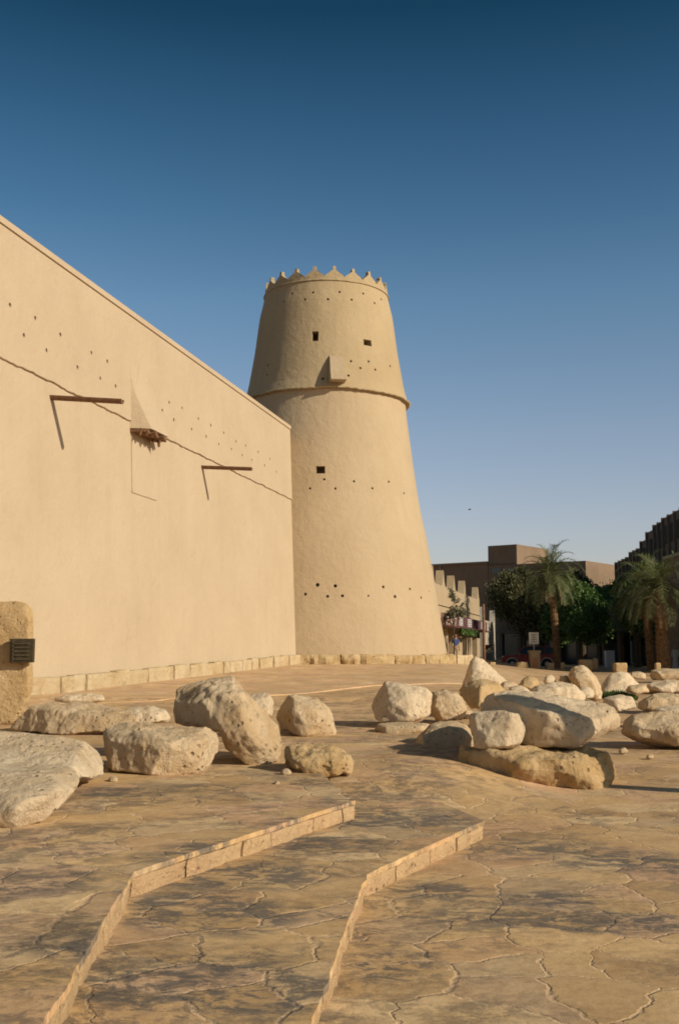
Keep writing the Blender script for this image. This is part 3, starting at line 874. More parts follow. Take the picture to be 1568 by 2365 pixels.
# ------------------------------------------------------------------ boulders
def rock(label, outline, Yf, zg, mat='rock', thick=None, front=None, sil_=None, seed=1, rough=1.0, extra=None, vox=None, group='limestone boulders strewn over the paving', name='boulder', backscale=.75, chips=11):
    """outline surveyed in the photo; the rock gets real distance, size and depth"""
    xs_ = [p[0] for p in outline]; ys_ = [p[1] for p in outline]
    wpx = max(xs_) - min(xs_); W_ = wpx * Yf / 1900; H_ = (max(ys_) - min(ys_)) * Yf / 1900
    if thick is None: thick = .5 * (W_ + H_) * .9
    if sil_ is None: sil_ = .38 * thick
    cx = sum(xs_) / len(xs_); cy = sum(ys_) / len(ys_)
    groups = []
    pts = []
    for x, y in outline: pts.append(AY(x, y, Yf + sil_))
    if front is None:
        by = max(ys_)
        front = [(cx + (x - cx) * .66, cy + (y - cy) * (.55 if y < cy else .96), 0.0 if y > cy else .10 * thick) for x, y in outline]
    for x, y, dy in front: pts.append(AY(x, y, Yf + dy * 1.0))
    for x, y in outline:
        q = AY(cx + (x - cx) * backscale, cy + (y - cy) * backscale, Yf + sil_)
        q.y += thick * .6; q.x += (q.x * thick * .6 / q.y); pts.append(q)
    groups.append(pts)
    for ex in (extra or []):
        groups.append([AY(x, y, Yf + dy) for x, y, dy in ex])
    bm = bmesh.new()
    for gp in groups:
        vv = [bm.verts.new(p) for p in gp]
        r_ = bmesh.ops.convex_hull(bm, input=vv)
        dead = [v for v in vv if v.is_valid and not v.link_faces]
        if dead: bmesh.ops.delete(bm, geom=dead, context='VERTS')
    hulls = bm; bm = bmesh.new(); crnd = random.Random(seed * 13 + 5)
    # break flat chips off every hull so it has fractured planes
    todo = []; seenv = set()
    for v in hulls.verts:
        if v in seenv: continue
        comp = [v]; seenv.add(v); st = [v]
        while st:
            a = st.pop()
            for e in a.link_edges:
                o2 = e.other_vert(a)
                if o2 not in seenv: seenv.add(o2); st.append(o2); comp.append(o2)
        todo.append([q.co.copy() for q in comp])
    hulls.free()
    for pts_ in todo:
        b2 = bmesh.new(); bmesh.ops.convex_hull(b2, input=[b2.verts.new(q) for q in pts_])
        for _ in range(chips):
            vs_ = [v.co for v in b2.verts if v.link_faces]
            mid = sum(vs_, Vector()) / len(vs_)
            n_ = Vector((crnd.gauss(0, 1), crnd.gauss(-.5, 1), crnd.gauss(.25, .8))).normalized()
            dd_ = sorted(((v - mid).dot(n_) for v in vs_), reverse=True)
            ext = dd_[0] - dd_[-1]
            cutd = dd_[0] - ext * crnd.uniform(.02, .085)
            bmesh.ops.bisect_plane(b2, geom=b2.verts[:] + b2.edges[:] + b2.faces[:], plane_co=mid + n_ * cutd, plane_no=n_, clear_outer=True)
            keep = [v.co.copy() for v in b2.verts]
            b2.free(); b2 = bmesh.new(); bmesh.ops.convex_hull(b2, input=[b2.verts.new(q) for q in keep])
            dv = [v for v in b2.verts if not v.link_faces]
            if dv: bmesh.ops.delete(b2, geom=dv, context='VERTS')
        tmp = bpy.data.meshes.new('tmp'); b2.to_mesh(tmp); b2.free(); bm.from_mesh(tmp); bpy.data.meshes.remove(tmp)
    me = bpy.data.meshes.new(name); bm.to_mesh(me); bm.free()
    c = Vector((sum(v.co.x for v in me.vertices) / len(me.vertices), sum(v.co.y for v in me.vertices) / len(me.vertices), zg))
    for v in me.vertices: v.co -= c
    o = link(name, me, M[mat], None, True); o.location = c
    size = max(W_, H_)
    m_ = o.modifiers.new('r', 'REMESH'); m_.mode = 'VOXEL'; m_.voxel_size = vox or max(size / 75, Yf * .0020); m_.use_smooth_shade = True
    s_ = o.modifiers.new('s', 'SMOOTH'); s_.factor = .5; s_.iterations = 1
    bpy.context.view_layer.update(); bake(o)
    me = o.data
    sd = Vector((seed * 7.3, seed * 3.1, seed * 1.7))
    k = 1 / size
    amp = .035 * size * rough
    nv = len(me.vertices)
    co = np.empty(nv * 3); me.vertices.foreach_get('co', co); co = co.reshape(-1, 3)
    no = np.empty(nv * 3); me.vertices.foreach_get('normal', no); no = no.reshape(-1, 3)
    for i in range(nv):
        p = Vector(co[i])
        d = amp * 1.0 * (.5 - noise.voronoi(p * (3.4 * k) + sd + noise.noise_vector(p * 3 * k) * .3)[0][0]) + amp * .45 * noise.noise(p * (2.6 * k) + sd) + amp * .9 * (noise.ridged_multi_fractal(p * (4.0 * k) + sd, 1, 2, 4, .9, 2) - 1.1) * .35
        d += amp * .55 * noise.noise(p * (9 * k) + sd) + min(.02, .35 * amp) * (noise.ridged_multi_fractal(p * 9 + sd, .8, 2.1, 3, 1, 2) - 1.2) * .5 + min(.012, .2 * amp) * noise.noise(p * 22 + sd)
        # solution pits
        f1 = noise.voronoi(p * 7.5 + sd)[0][0]
        msk = max(0, noise.noise(p * 1.7 + sd * 2) + .15)
        d -= min(.022, amp * .7) * max(0, 1 - f1 / .30) * min(msk * 2.2, 1)
        co[i] += no[i] * d
    me.vertices.foreach_set('co', co.reshape(-1)); me.update()
    me.polygons.foreach_set('use_smooth', [True] * len(me.polygons))
    me.materials.clear(); me.materials.append(M[mat])
    tag(o, label, 'boulder', group)
    return o

# foreground left pair
rock('huge pale cream slab cut off by the left picture edge, nearest boulder of all', [(-120, 1702), (0, 1690), (123, 1699), (197, 1711), (240, 1738), (249, 1763), (240, 1792), (186, 1808), (60, 1815), (-120, 1815)], 7.2, ZU, 'rock_pale', 1.3,
     front=[(-100, 1800, -.4), (150, 1795, -.3), (215, 1795, .1), (120, 1740, .1)], seed=2, rough=.5, sil_=.5,
     extra=[[(-120, 1800, -1.0), (0, 1789, -1.0), (120, 1786, -.95), (178, 1791, -.85), (184, 1806, -.85), (172, 1832, -.95), (140, 1868, -1.1), (95, 1900, -1.25), (40, 1918, -1.35), (-120, 1940, -1.35), (20, 1860, -1.5), (-100, 1870, -1.5), (110, 1835, -1.3), (-120, 1780, .2), (160, 1760, .2), (180, 1800, 0.1), (60, 1850, 0.0)]])
# long low rock
rock('long low boulder with a flat shaded front face, beside the standing stone with the plaque', [(24, 1685), (32, 1656), (72, 1630), (135, 1622), (205, 1618), (262, 1628), (324, 1643), (322, 1668), (300, 1700), (230, 1702), (120, 1700)], 11.9, ZU, 'rock', 1.0,
     front=[(118, 1697, 0), (75, 1640, .35), (110, 1645, .15), (232, 1703, 0), (300, 1690, -.1), (320, 1660, -.05), (290, 1645, .15), (180, 1636, .3)], sil_=.45, seed=3, rough=.8)
rock('small whitish flat stone lying behind the long low boulder', [(120, 1612), (150, 1603), (200, 1600), (245, 1606), (250, 1618), (200, 1624), (125, 1622)], 15.5, ZU, 'rock_pale', .6, seed=31)
rock('low pale wedge of rock between the long low boulder and the tall leaning one', [(250, 1650), (300, 1633), (350, 1628), (385, 1640), (400, 1668), (340, 1672), (270, 1672)], 13.0, ZU, 'rock_pale', .7, seed=32)
rock('blocky squared boulder with a sharp vertical corner, in front of the tall leaning one', [(236, 1700), (240, 1686), (262, 1676), (323, 1672), (410, 1679), (487, 1679), (516, 1696), (521, 1712), (516, 1740), (470, 1785), (395, 1798), (246, 1780)], 8.15, ZU, 'rock', .9,
     front=[(250, 1700, .18), (388, 1715, -.05), (393, 1797, -.05), (262, 1778, .12), (510, 1715, .28), (470, 1783, .2), (330, 1697, .1)], sil_=.42, seed=4, rough=.8)
rock('tallest leaning pitted boulder, a rounded slab tilting down to the right', [(399, 1615), (408, 1590), (430, 1575), (500, 1557), (540, 1561), (562, 1585), (582, 1628), (560, 1690), (480, 1690), (402, 1672)], 8.95, ZU, 'rock', .95,
     front=[(408, 1660, .35), (418, 1605, .35), (445, 1600, .18), (490, 1585, .22), (500, 1660, -.02), (540, 1600, .1), (560, 1640, .0), (520, 1690, -.08)], sil_=.45, seed=5, rough=.9,
     extra=[[(480, 1600, 0.05), (560, 1590, .1), (590, 1630, .15), (640, 1675, .2), (656, 1725, .2), (640, 1760, .1), (600, 1777, 0), (560, 1762, -.05), (520, 1735, -.05), (500, 1680, -.05), (560, 1600, .8), (640, 1680, .9), (640, 1750, .8), (520, 1700, .8), (590, 1700, -.15), (520, 1630, -.12)]])
rock('small pale rock half hidden behind the tallest leaning boulder', [(566, 1612), (590, 1600), (625, 1602), (634, 1625), (630, 1655), (570, 1655)], 11.5, ZU, 'rock_pale', .5, seed=51)
rock('upright angular boulder with a dark left face, right of the tallest leaning one', [(639, 1655), (642, 1630), (652, 1612), (670, 1602), (700, 1604), (732, 1611), (760, 1632), (770, 1660), (778, 1692), (774, 1704), (705, 1702), (648, 1684)], 11.6, ZU, 'rock', .9,
     front=[(672, 1606, .28), (682, 1655, .0), (706, 1702, -.05), (765, 1700, .1), (745, 1640, .2), (700, 1630, .05)], sil_=.5, seed=6, rough=.9)
rock('low crumbly yellowish rock at the foot of the tallest leaning boulder', [(650, 1745), (662, 1722), (698, 1715), (761, 1720), (803, 1738), (817, 1762), (811, 1787), (775, 1797), (730, 1799), (700, 1786), (662, 1772)], 8.3, ZU, 'rock_warm', .7, seed=7, rough=1.7)
rock('pointed boulder with a shaded left side and bright right side, perched on a flat slab', [(853, 1632), (860, 1614), (873, 1602), (884, 1576), (893, 1572), (901, 1580), (906, 1590), (945, 1579), (985, 1588), (1003, 1604), (993, 1650), (960, 1672), (870, 1670)], 12.9, .25, 'rock_pale', .95,
     front=[(893, 1577, .40), (903, 1625, .08), (905, 1640, .05), (950, 1668, -.05), (985, 1650, .1), (990, 1610, .3), (935, 1600, .15), (880, 1668, .1)], sil_=.5, seed=8, rough=.7)
rock('thin flat slab lying under the pointed boulder', [(862, 1685), (875, 1670), (940, 1668), (990, 1672), (995, 1690), (960, 1703), (885, 1702)], 12.2, .2, 'rock', .9, seed=81, rough=.7)
rock('rugged pitted boulder touching the right side of the pointed boulder', [(993, 1620), (1000, 1600), (1027, 1591), (1058, 1598), (1074, 1622), (1085, 1642), (1070, 1662), (1010, 1668), (994, 1650)], 13.6, .2, 'rock', .8, seed=9, rough=1.4)
rock('smooth rounded boulder like a dome, left of the stacked pair', [(960, 1714), (963, 1692), (983, 1677), (1010, 1668), (1043, 1663), (1085, 1674), (1099, 1698), (1090, 1728), (1060, 1747), (1020, 1746), (970, 1736)], 10.6, .16, 'rock', .9, seed=10, rough=.6)
rock('white peaked boulder like a little mountain, in front of the shop', [(1066, 1582), (1070, 1560), (1077, 1533), (1097, 1515), (1113, 1521), (1128, 1543), (1160, 1564), (1182, 1583), (1174, 1600), (1110, 1604), (1066, 1598)], 21.5, .25, 'rock_pale', 1.8,
     front=[(1100, 1519, .7), (1092, 1560, .4), (1085, 1600, .1), (1120, 1600, 0), (1170, 1598, .2)], seed=11, rough=.7)
rock('orange-brown wedge of rock with a flat shaded face, below the white peaked boulder', [(1056, 1595), (1070, 1577), (1114, 1567), (1150, 1575), (1175, 1600), (1165, 1628), (1109, 1633), (1088, 1638), (1071, 1617)], 14.6, .15, 'rock_warm', 1.0,
     front=[(1108, 1590, .05), (1106, 1633, -.05), (1088, 1636, .1), (1150, 1600, .2), (1140, 1628, .1)], sil_=.5, seed=12, rough=.7)
# stacked pair
rock('large long boulder resting on top of the slab, crossed by a broad shadow', [(1105, 1645), (1111, 1608), (1140, 1595), (1215, 1592), (1265, 1606), (1310, 1612), (1352, 1620), (1397, 1626), (1428, 1638), (1436, 1655), (1429, 1680), (1400, 1698), (1369, 1706), (1327, 1728), (1200, 1724), (1110, 1718)], 9.35, .5, 'rock_pale', 1.25,
     front=[(1220, 1650, .05), (1285, 1655, -.02), (1375, 1665, .05), (1400, 1680, .2), (1322, 1727, .0), (1285, 1724, -.05), (1200, 1722, .1), (1350, 1640, .3), (1150, 1625, .3)], sil_=.55, seed=13, rough=.55,
     extra=[[(1078, 1664, .1), (1086, 1646, .05), (1107, 1638, .05), (1167, 1640, -.05), (1196, 1646, -.08), (1212, 1668, -.05), (1210, 1700, -.08), (1198, 1726, -.1), (1140, 1731, -.12), (1097, 1729, -.05), (1096, 1690, .0), (1090, 1650, .7), (1200, 1650, .8), (1200, 1710, .8), (1100, 1715, .6), (1150, 1670, -.16), (1150, 1720, -.18)]])
rock('thick rough flat slab under the large long boulder, undercut at its left end', [(1048, 1774), (1050, 1738), (1062, 1723), (1100, 1724), (1160, 1730), (1285, 1728), (1380, 1734), (1415, 1742), (1426, 1768), (1412, 1802), (1406, 1828), (1370, 1828), (1230, 1818), (1130, 1808), (1078, 1795)], 9.05, 0, 'rock_warm', 1.25,
     front=[(1075, 1752, .15), (1110, 1745, 0), (1280, 1748, -.02), (1400, 1762, .08), (1404, 1826, .0), (1300, 1824, -.05), (1160, 1800, .02), (1100, 1782, .05)], sil_=.5, seed=14, rough=1.25)
rock('long dark-sided boulder running out of the right picture edge', [(1432, 1692), (1437, 1662), (1460, 1649), (1520, 1648), (1600, 1650), (1680, 1665), (1690, 1730), (1600, 1737), (1500, 1722), (1446, 1706)], 12.4, .02, 'rock', 1.2,
     front=[(1450, 1680, .2), (1600, 1690, .0), (1660, 1735, 0), (1500, 1718, .15), (1520, 1668, .25), (1640, 1675, .15)], seed=15, rough=.9)
rock('squat boulder at the right edge just right of the grass patch', [(1470, 1640), (1474, 1612), (1500, 1600), (1560, 1602), (1610, 1612), (1620, 1645), (1540, 1648)], 19.0, .04, 'rock', 1.2, seed=16)
rock('pale sloping boulder behind the grass patch', [(1383, 1600), (1390, 1572), (1410, 1556), (1430, 1549), (1447, 1552), (1472, 1573), (1488, 1592), (1475, 1603), (1400, 1606)], 25.5, .05, 'rock_pale', 1.6,
     front=[(1395, 1602, .1), (1430, 1604, 0), (1470, 1602, .2), (1440, 1570, .3), (1410, 1575, .4)], seed=17)
rock('arched hollowed boulder left of the pale sloping one', [(1308, 1560), (1316, 1542), (1340, 1535), (1359, 1542), (1374, 1562), (1386, 1585), (1391, 1614), (1372, 1622), (1352, 1610), (1330, 1590)], 23.0, .08, 'rock', 1.4, seed=18, rough=1.5)
rock('low white bank of rock behind the large long boulder', [(1215, 1600), (1235, 1583), (1290, 1574), (1330, 1580), (1352, 1598), (1356, 1620), (1290, 1626), (1230, 1620)], 18.5, .08, 'rock_pale', 1.2, seed=19)
rock('small ochre stone left of the low white bank', [(1192, 1588), (1205, 1568), (1222, 1560), (1242, 1566), (1246, 1584), (1225, 1594)], 20.5, .1, 'rock_warm', .6, seed=20)
rock('small cream stone standing just behind the low white bank', [(1252, 1575), (1258, 1560), (1272, 1557), (1282, 1564), (1284, 1580), (1262, 1584)], 23.5, .08, 'rock_pale', .5, seed=21)
rock('flat pale boulder before the right palm trunks, farther of two', [(1496, 1562), (1502, 1549), (1540, 1544), (1600, 1546), (1612, 1564), (1560, 1572), (1505, 1570)], 36, .06, 'rock', 1.6, seed=22)
rock('flat cream boulder at the right edge before the right palm trunks, nearer of two', [(1488, 1588), (1496, 1576), (1545, 1570), (1610, 1574), (1620, 1596), (1540, 1602), (1495, 1599)], 27, .05, 'rock_pale', 1.5, seed=23)
rock('low stone between the white peaked boulder and the small ochre stone', [(1150, 1588), (1160, 1574), (1180, 1572), (1198, 1582), (1200, 1598), (1165, 1602)], 19.5, .15, 'rock', .6, seed=24)
frs = random.Random(77)
for i_, (x, y, w_, lb) in enumerate(((868, 1703, 12, 'small chip of stone by the left end of the thin flat slab'), (640, 1812, 9, 'tiny stone flake on the paving in front of the low crumbly rock'), (1500, 1752, 11, 'tiny pale stone on the paving in front of the long dark-sided boulder'), (1438, 1740, 14, 'small loose stone left of the long dark-sided boulder'), (660, 1790, 16, 'loose fragment at the left foot of the low crumbly rock'), (262, 1806, 14, 'small fragment at the front left foot of the blocky squared boulder'), (1032, 1760, 12, 'small fragment at the left tip of the thick rough flat slab'))):
    zz_ = .28 if x < 700 else (.1 if x < 1000 else .02)
    yy_ = G(x, y, zz_).y / KS
    o_ = rock(lb, [(x - w_, y - w_ * .2), (x - w_ * .5, y - w_ * .9), (x + w_ * .4, y - w_), (x + w_, y - w_ * .3), (x + w_ * .6, y + 1), (x - w_ * .6, y + 1)], yy_, zz_, 'rock', .12, seed=100 + i_, chips=6, group='loose stone fragments on the paving', name='stone_fragment')
    o_['category'] = 'stone'
MR = [
 ('flat slab of pale stone wedged behind the right end of the large long boulder', [(1385, 1632), (1392, 1612), (1430, 1604), (1462, 1610), (1470, 1634), (1430, 1644)], 16.0, .03, 'rock_pale', 1.0),
 ('thin flat stone lying just before the flat cream boulder near the right palm trunks', [(1440, 1596), (1452, 1582), (1490, 1580), (1500, 1598), (1470, 1604)], 24.0, .05, 'rock', .9),
 ('small angular stone between the arched boulder and the small cream stone', [(1288, 1578), (1292, 1560), (1306, 1556), (1318, 1566), (1320, 1582)], 24.0, .08, 'rock', .7),
 ('low angular block just left of the arched boulder base', [(1330, 1604), (1336, 1588), (1356, 1584), (1374, 1596), (1374, 1612), (1345, 1614)], 20.5, .07, 'rock_pale', .8),
 ('flat stone in front of the orange-brown wedge, behind the stacked pair', [(1100, 1640), (1112, 1622), (1150, 1614), (1180, 1622), (1176, 1642)], 13.2, .12, 'rock_pale', .7),
 ('small rock between the rugged pitted boulder and the orange-brown wedge', [(1062, 1660), (1066, 1642), (1080, 1636), (1094, 1644), (1096, 1662)], 13.9, .15, 'rock', .5),
 ('wide low slab behind the long dark-sided boulder, touching the right edge', [(1500, 1652), (1508, 1636), (1560, 1630), (1640, 1634), (1650, 1656)], 15.5, .03, 'rock_pale', 1.2),
 ('low boulder far back by the kerb, left of the narrow stone block', [(1448, 1566), (1454, 1553), (1478, 1550), (1492, 1558), (1490, 1570)], 33.0, .05, 'rock', 1.0),
 ('low pale rock just right of the white peaked boulder', [(1168, 1600), (1176, 1586), (1200, 1583), (1222, 1592), (1226, 1606), (1190, 1610)], 17.5, .12, 'rock_pale', .8),
]
for i_, (lb, ol, yf, zg_, mt_, th_) in enumerate(MR): rock(lb, ol, yf, zg_, mt_, th_, seed=60 + i_)
# standing stone with plaque
ststone = rock('tall standing stone with a dark square plaque, at the left edge by the wall', [(-90, 1640), (-90, 1396), (-40, 1386), (40, 1389), (70, 1396), (78, 1404), (80, 1440), (78, 1590), (64, 1640), (44, 1668), (0, 1678), (-80, 1678)], 13.6, ZU, 'rock_warm', .55,
     front=[(-80, 1420, .02), (60, 1415, .02), (68, 1440, .0), (66, 1600, 0), (30, 1672, 0), (-70, 1676, 0)], sil_=.12, seed=25, rough=.35, group='standing stones set on the plaza', name='standing_stone', chips=2)
ststone['category'] = 'standing stone'
pc = AY(50, 1502, 13.52)
pq = [AY(x, y, 13.50) for x, y in ((22, 1530), (76, 1530), (78, 1475), (23, 1475))]
mb = MB()
ploc = Vector(ststone.location)
mb.add([v - ploc for v in pq] + [v + Vector((0, .12, 0)) - ploc for v in pq], [(0, 1, 2, 3), (7, 6, 5, 4), (0, 4, 5, 1), (1, 5, 6, 2), (2, 6, 7, 3), (3, 7, 4, 0)])
plq = mb.build('plaque', M['bronze'], ststone)
mb = MB(); rnd = random.Random(3)
for r_ in range(5):
    x = 30
    while x < 69:
        w_ = rnd.uniform(2, 6); w_ = min(w_, 70 - x)
        a = AY(x, 1485 + r_ * 9, 13.49); b = AY(x + w_, 1488 + r_ * 9, 13.49)
        mb.box((a + b) / 2 - ploc, (abs(b.x - a.x), .02, abs(a.z - b.z)))
        x += w_ + 1.5
a = AY(30.5, 1480, 13.49); b = AY(31.2, 1528, 13.49)
mb.box((a + b) / 2 - ploc, (abs(b.x - a.x), .02, abs(a.z - b.z)))
mb.build('inscription', M['letter'], plq)
# unseen post added right of frame; its shadow crosses the stacked boulders
op = AY(1392, 1690, 9.32) + Vector((SUN.x, SUN.y, 0)).normalized() * 3.6; op.z = 0
shadow_post = empty('standing_stone', op, 'slim tall post added unseen beyond the right edge to cast the band of shadow', 'standing stone', 'standing stones set on the plaza')
me = MB().tube([(0, 0, z) for z in np.linspace(-.1, 3.3, 20)], [.24 - .02 * z / 3 for z in range(19)] + [.12], 12).mesh('shaft')
for v in me.vertices:
    nn = noise.noise_vector(v.co * 2.5) * .04; v.co += nn
link('shaft', me, M['rock_warm'], shadow_post, True)

# grass
def leafcloud(n, fn, size, name, mat, parent=None, loc=Vector((0, 0, 0)), seed=0, aspect=1.8, up=.3):
    rs = np.random.RandomState(seed)
    P = fn(n, rs); n = len(P)
    d = rs.normal(size=(n, 3)); d[:, 2] += up; d /= np.linalg.norm(d, axis=1)[:, None]
    e = rs.normal(size=(n, 3)); e -= (e * d).sum(1)[:, None] * d; e /= np.linalg.norm(e, axis=1)[:, None]
    s = size * rs.uniform(.6, 1.4, n)[:, None]
    P = P - np.array(loc)
    a = P + d * s * aspect * .5; b = P + e * s * .5; c = P - d * s * aspect * .5; f = P - e * s * .5
    V = np.stack([a, b, c, f], 1).reshape(-1, 3)
    Fc = [(4 * i, 4 * i + 1, 4 * i + 2, 4 * i + 3) for i in range(n)]
    me = bpy.data.meshes.new(name); me.from_pydata(V.tolist(), [], Fc); me.update()
    return link(name, me, mat, parent)
gc = G(1425, 1612, .05)
def gf(n, rs):
    P = np.zeros((n, 3)); a = rs.uniform(0, 2 * math.pi, n); r = np.sqrt(rs.uniform(0, 1, n))
    P[:, 0] = gc.x + .42 * r * np.cos(a); P[:, 1] = gc.y + 1.6 * r * np.sin(a); P[:, 2] = .06 + rs.uniform(0, .16, n) * (1.1 - r)
    return P
tag(leafcloud(2600, gf, .035, 'grass', M['grass'], seed=4, aspect=6, up=3), 'small patch of green grass between the boulders on the right', 'grass', kind='stuff')

# ------------------------------------------------------------------ trees
def palm(base, h, lean, rcrown, tr, label, seed, nf=44, group='date palms in front of the shaded buildings', trunk_top_skirt=True):
    rnd = random.Random(seed)
    t = empty('date_palm', base, label, 'palm tree', group)
    top = Vector((lean[0], lean[1], h))
    pts = []; rad = []
    nseg = int(h / .16)
    for i in range(nseg + 1):
        k = i / nseg
        p = Vector((lean[0] * k ** 1.4, lean[1] * k ** 1.4, h * k - .1))
        pts.append(p); rad.append(tr * (1.12 - .25 * k + .35 * max(0, .05 - k) * 8) * (1.0 + (.10 if i % 2 else -.04)) + .03 * noise.noise(Vector((i * .4, seed, 0))))
    for i in range(nseg + 1):
        if i > nseg - 5: rad[i] *= 1.15
    mb = MB().tube(pts, rad, 12); mb.build('trunk', M['palm_trunk'], t)
    def frond(mb, az, el, L, droop, wleaf):
        n = 13
        d = Vector((math.cos(az) * math.cos(el), math.sin(az) * math.cos(el), math.sin(el)))
        p = top + Vector((0, 0, -.1)); pp = [p.copy()]; dd = [d.copy()]
        for i in range(n):
            d = (d + Vector((0, 0, -droop / n * (1 + 1.6 * i / n)))).normalized()
            p = p + d * (L / n); pp.append(p.copy()); dd.append(d.copy())
        sidev = Vector((-math.sin(az), math.cos(az), 0))
        mb.tube(pp, [.035 * (1 - .8 * i / n) for i in range(n + 1)], 4, False)
        m = 34
        for i in range(3, m):
            k = i / m * n; j = int(k); f_ = k - j
            if j >= n: break
            q = pp[j].lerp(pp[j + 1], f_); tdir = dd[j]
            upv = sidev.cross(tdir).normalized()
            if upv.z < 0: upv = -upv
            ll = wleaf * math.sin(math.pi * min(1, (i / m) * .85 + .12)) ** .7 * rnd.uniform(.8, 1.1)
            for sg in (-1, 1):
                ld_ = (sidev * sg * .8 + tdir * .75 + upv * rnd.uniform(-.1, .4) + Vector((0, 0, -.15))).normalized()
                w_ = tdir * .030
                tip = q + ld_ * ll
                mb.add([q - w_, q + w_, tip + w_ * .3, tip - w_ * .3], [(0, 1, 2, 3)])
    mb = MB()
    for i in range(nf):
        az = i * 2.39996 + rnd.uniform(-.2, .2); k = i / nf
        el = R(80) - k * R(98) + rnd.uniform(-.12, .12)
        frond(mb, az, el, rcrown * rnd.uniform(.85, 1.12), 1.15 + .5 * (1 - abs(k - .4)), .20 * rcrown)
    o = link('crown', mb.mesh('crown', False), M['frond'], t)
    mb = MB()
    for i in range(10):
        az = i * 2.4 + rnd.uniform(-.3, .3)
        frond(mb, az, R(-25) + rnd.uniform(-.3, .2), rcrown * rnd.uniform(.6, .85), 2.2, .10 * rcrown)
    link('dry_fronds', mb.mesh('dry_fronds', False), M['dry'], t)
    return t
b1 = AY(1288, 1546, 60); b1.z = .0
h1 = AY(1272, 1325, 60).z
palm(b1, h1, (AY(1270, 1330, 60).x - b1.x, 0), 3.05, .25, 'slender date palm with feathery crown, standing before the red car', 5, 46)
b2 = AY(1533, 1548, 52); b2.z = .0
palm(b2, AY(1530, 1352, 52).z, (-.1, .2), 3.7, .40, 'thick-trunked date palm nearest the right edge', 9, 38)
b3 = AY(1504, 1548, 56); b3.z = .0
palm(b3, AY(1490, 1350, 56).z, (AY(1488, 1350, 56).x - b3.x, .4), 3.2, .28, 'date palm with leaning trunk just left of the thick-trunked palm', 13, 28)

def tree(base, h, crowns, label, seed, mat, n=7000, leaf=.16, tr=.22, trunk_h=None, name='leafy_tree', group='leafy trees around the square', cat='tree'):
    """crowns: (x,y,z,rx,ry,rz) in world"""
    rnd = random.Random(seed)
    t = empty(name, base, label, cat, group)
    mb = MB()
    th_ = trunk_h or h * .45
    mb.tube([Vector((0, 0, -.1)), Vector((.05, 0, th_ * .5)), Vector((0, .05, th_))], [tr, tr * .8, tr * .65], 9)
    for c in crowns:
        cc = Vector(c[:3]) - Vector(base)
        for q in range(3):
            e_ = cc + Vector((rnd.uniform(-.5, .5) * c[3], rnd.uniform(-.5, .5) * c[4], rnd.uniform(-.4, .5) * c[5]))
            st_ = Vector((0, 0, th_ * rnd.uniform(.75, 1)))
            mb.tube([st_, st_.lerp(e_, .5) + Vector((0, 0, .15)), e_], [tr * .45, tr * .28, tr * .1], 6)
    mb.build('trunk', M['bark'], t)
    def fn(n_, rs):
        out = []
        vol = [c[3] * c[4] * c[5] for c in crowns]; s = sum(vol)
        for c, v in zip(crowns, vol):
            m_ = int(n_ * v / s)
            nc = max(8, int(m_ / 70))
            # leaf clumps through the crown's volume
            a = rs.normal(size=(nc, 3)); a /= np.linalg.norm(a, axis=1)[:, None]
            a *= rs.uniform(.25, 1.05, (nc, 1)) ** .6
            cen = a * np.array(c[3:6]) + np.array(c[:3])
            idx = rs.randint(0, nc, m_)
            sp_ = min(c[3:6]) * .22
            out.append(cen[idx] + rs.normal(size=(m_, 3)) * sp_ * rs.uniform(.5, 1.3, nc)[idx][:, None])
        return np.concatenate(out)
    leafcloud(n, fn, leaf, 'crown', mat, t, Vector(base), seed)
    return t
def W(x, y, Y, rx, rz, ry=None):
    p = AY(x, y, Y); k = Y / 1900
    return (p.x, p.y, p.z, rx * k, (ry or rx) * k, rz * k)
def base_at(x, Y, z=0): p = AY(x, 1500, Y); return Vector((p.x, p.y, z))
tree(base_at(1210, 80), 7, [W(1190, 1380, 80, 58, 46), W(1160, 1378, 80, 26, 34), W(1225, 1425, 80, 46, 38), W(1200, 1342, 80, 40, 30)], 'wide dusty olive-green tree behind the slender palm, left of it', 41, M['olive'], 24000, .15, .3)
tree(base_at(1345, 72), 7, [W(1330, 1405, 72, 52, 50), W(1310, 1370, 73, 36, 35), W(1360, 1440, 70, 55, 40), W(1290, 1440, 74, 35, 42)], 'dense dark green tree right of the slender palm', 42, M['ficus'], 24000, .15, .3)
tree(base_at(1400, 82), 7, [W(1395, 1400, 80, 40, 42), W(1420, 1430, 78, 50, 50), W(1380, 1370, 84, 30, 20), W(1430, 1370, 80, 30, 34)], 'dark green tree in the gap between the two buildings', 43, M['ficus'], 18000, .16, .28)
tree(base_at(1470, 68), 7, [W(1465, 1400, 68, 42, 55), W(1500, 1350, 68, 46, 50), W(1560, 1380, 66, 60, 70), W(1540, 1430, 66, 60, 50)], 'broad green tree filling the space behind the right palms', 44, M['ficus'], 24000, .15, .3)
tree(base_at(1230, 86), 7, [W(1270, 1370, 84, 50, 40), W(1330, 1350, 86, 34, 30)], 'brownish-green tree directly behind the slender palm crown', 45, M['olive'], 16000, .15, .3)
tree(base_at(1048, 50, .75), 4, [W(1048, 1415, 50, 23, 24), W(1047, 1385, 50, 13, 26), W(1066, 1408, 50, 9, 18), W(1032, 1424, 50, 10, 14)], 'thin grey-leaved sapling in front of the shop wall', 46, M['juniper'], 1100, .09, .04, 2.2, 'sapling', 'small street trees')

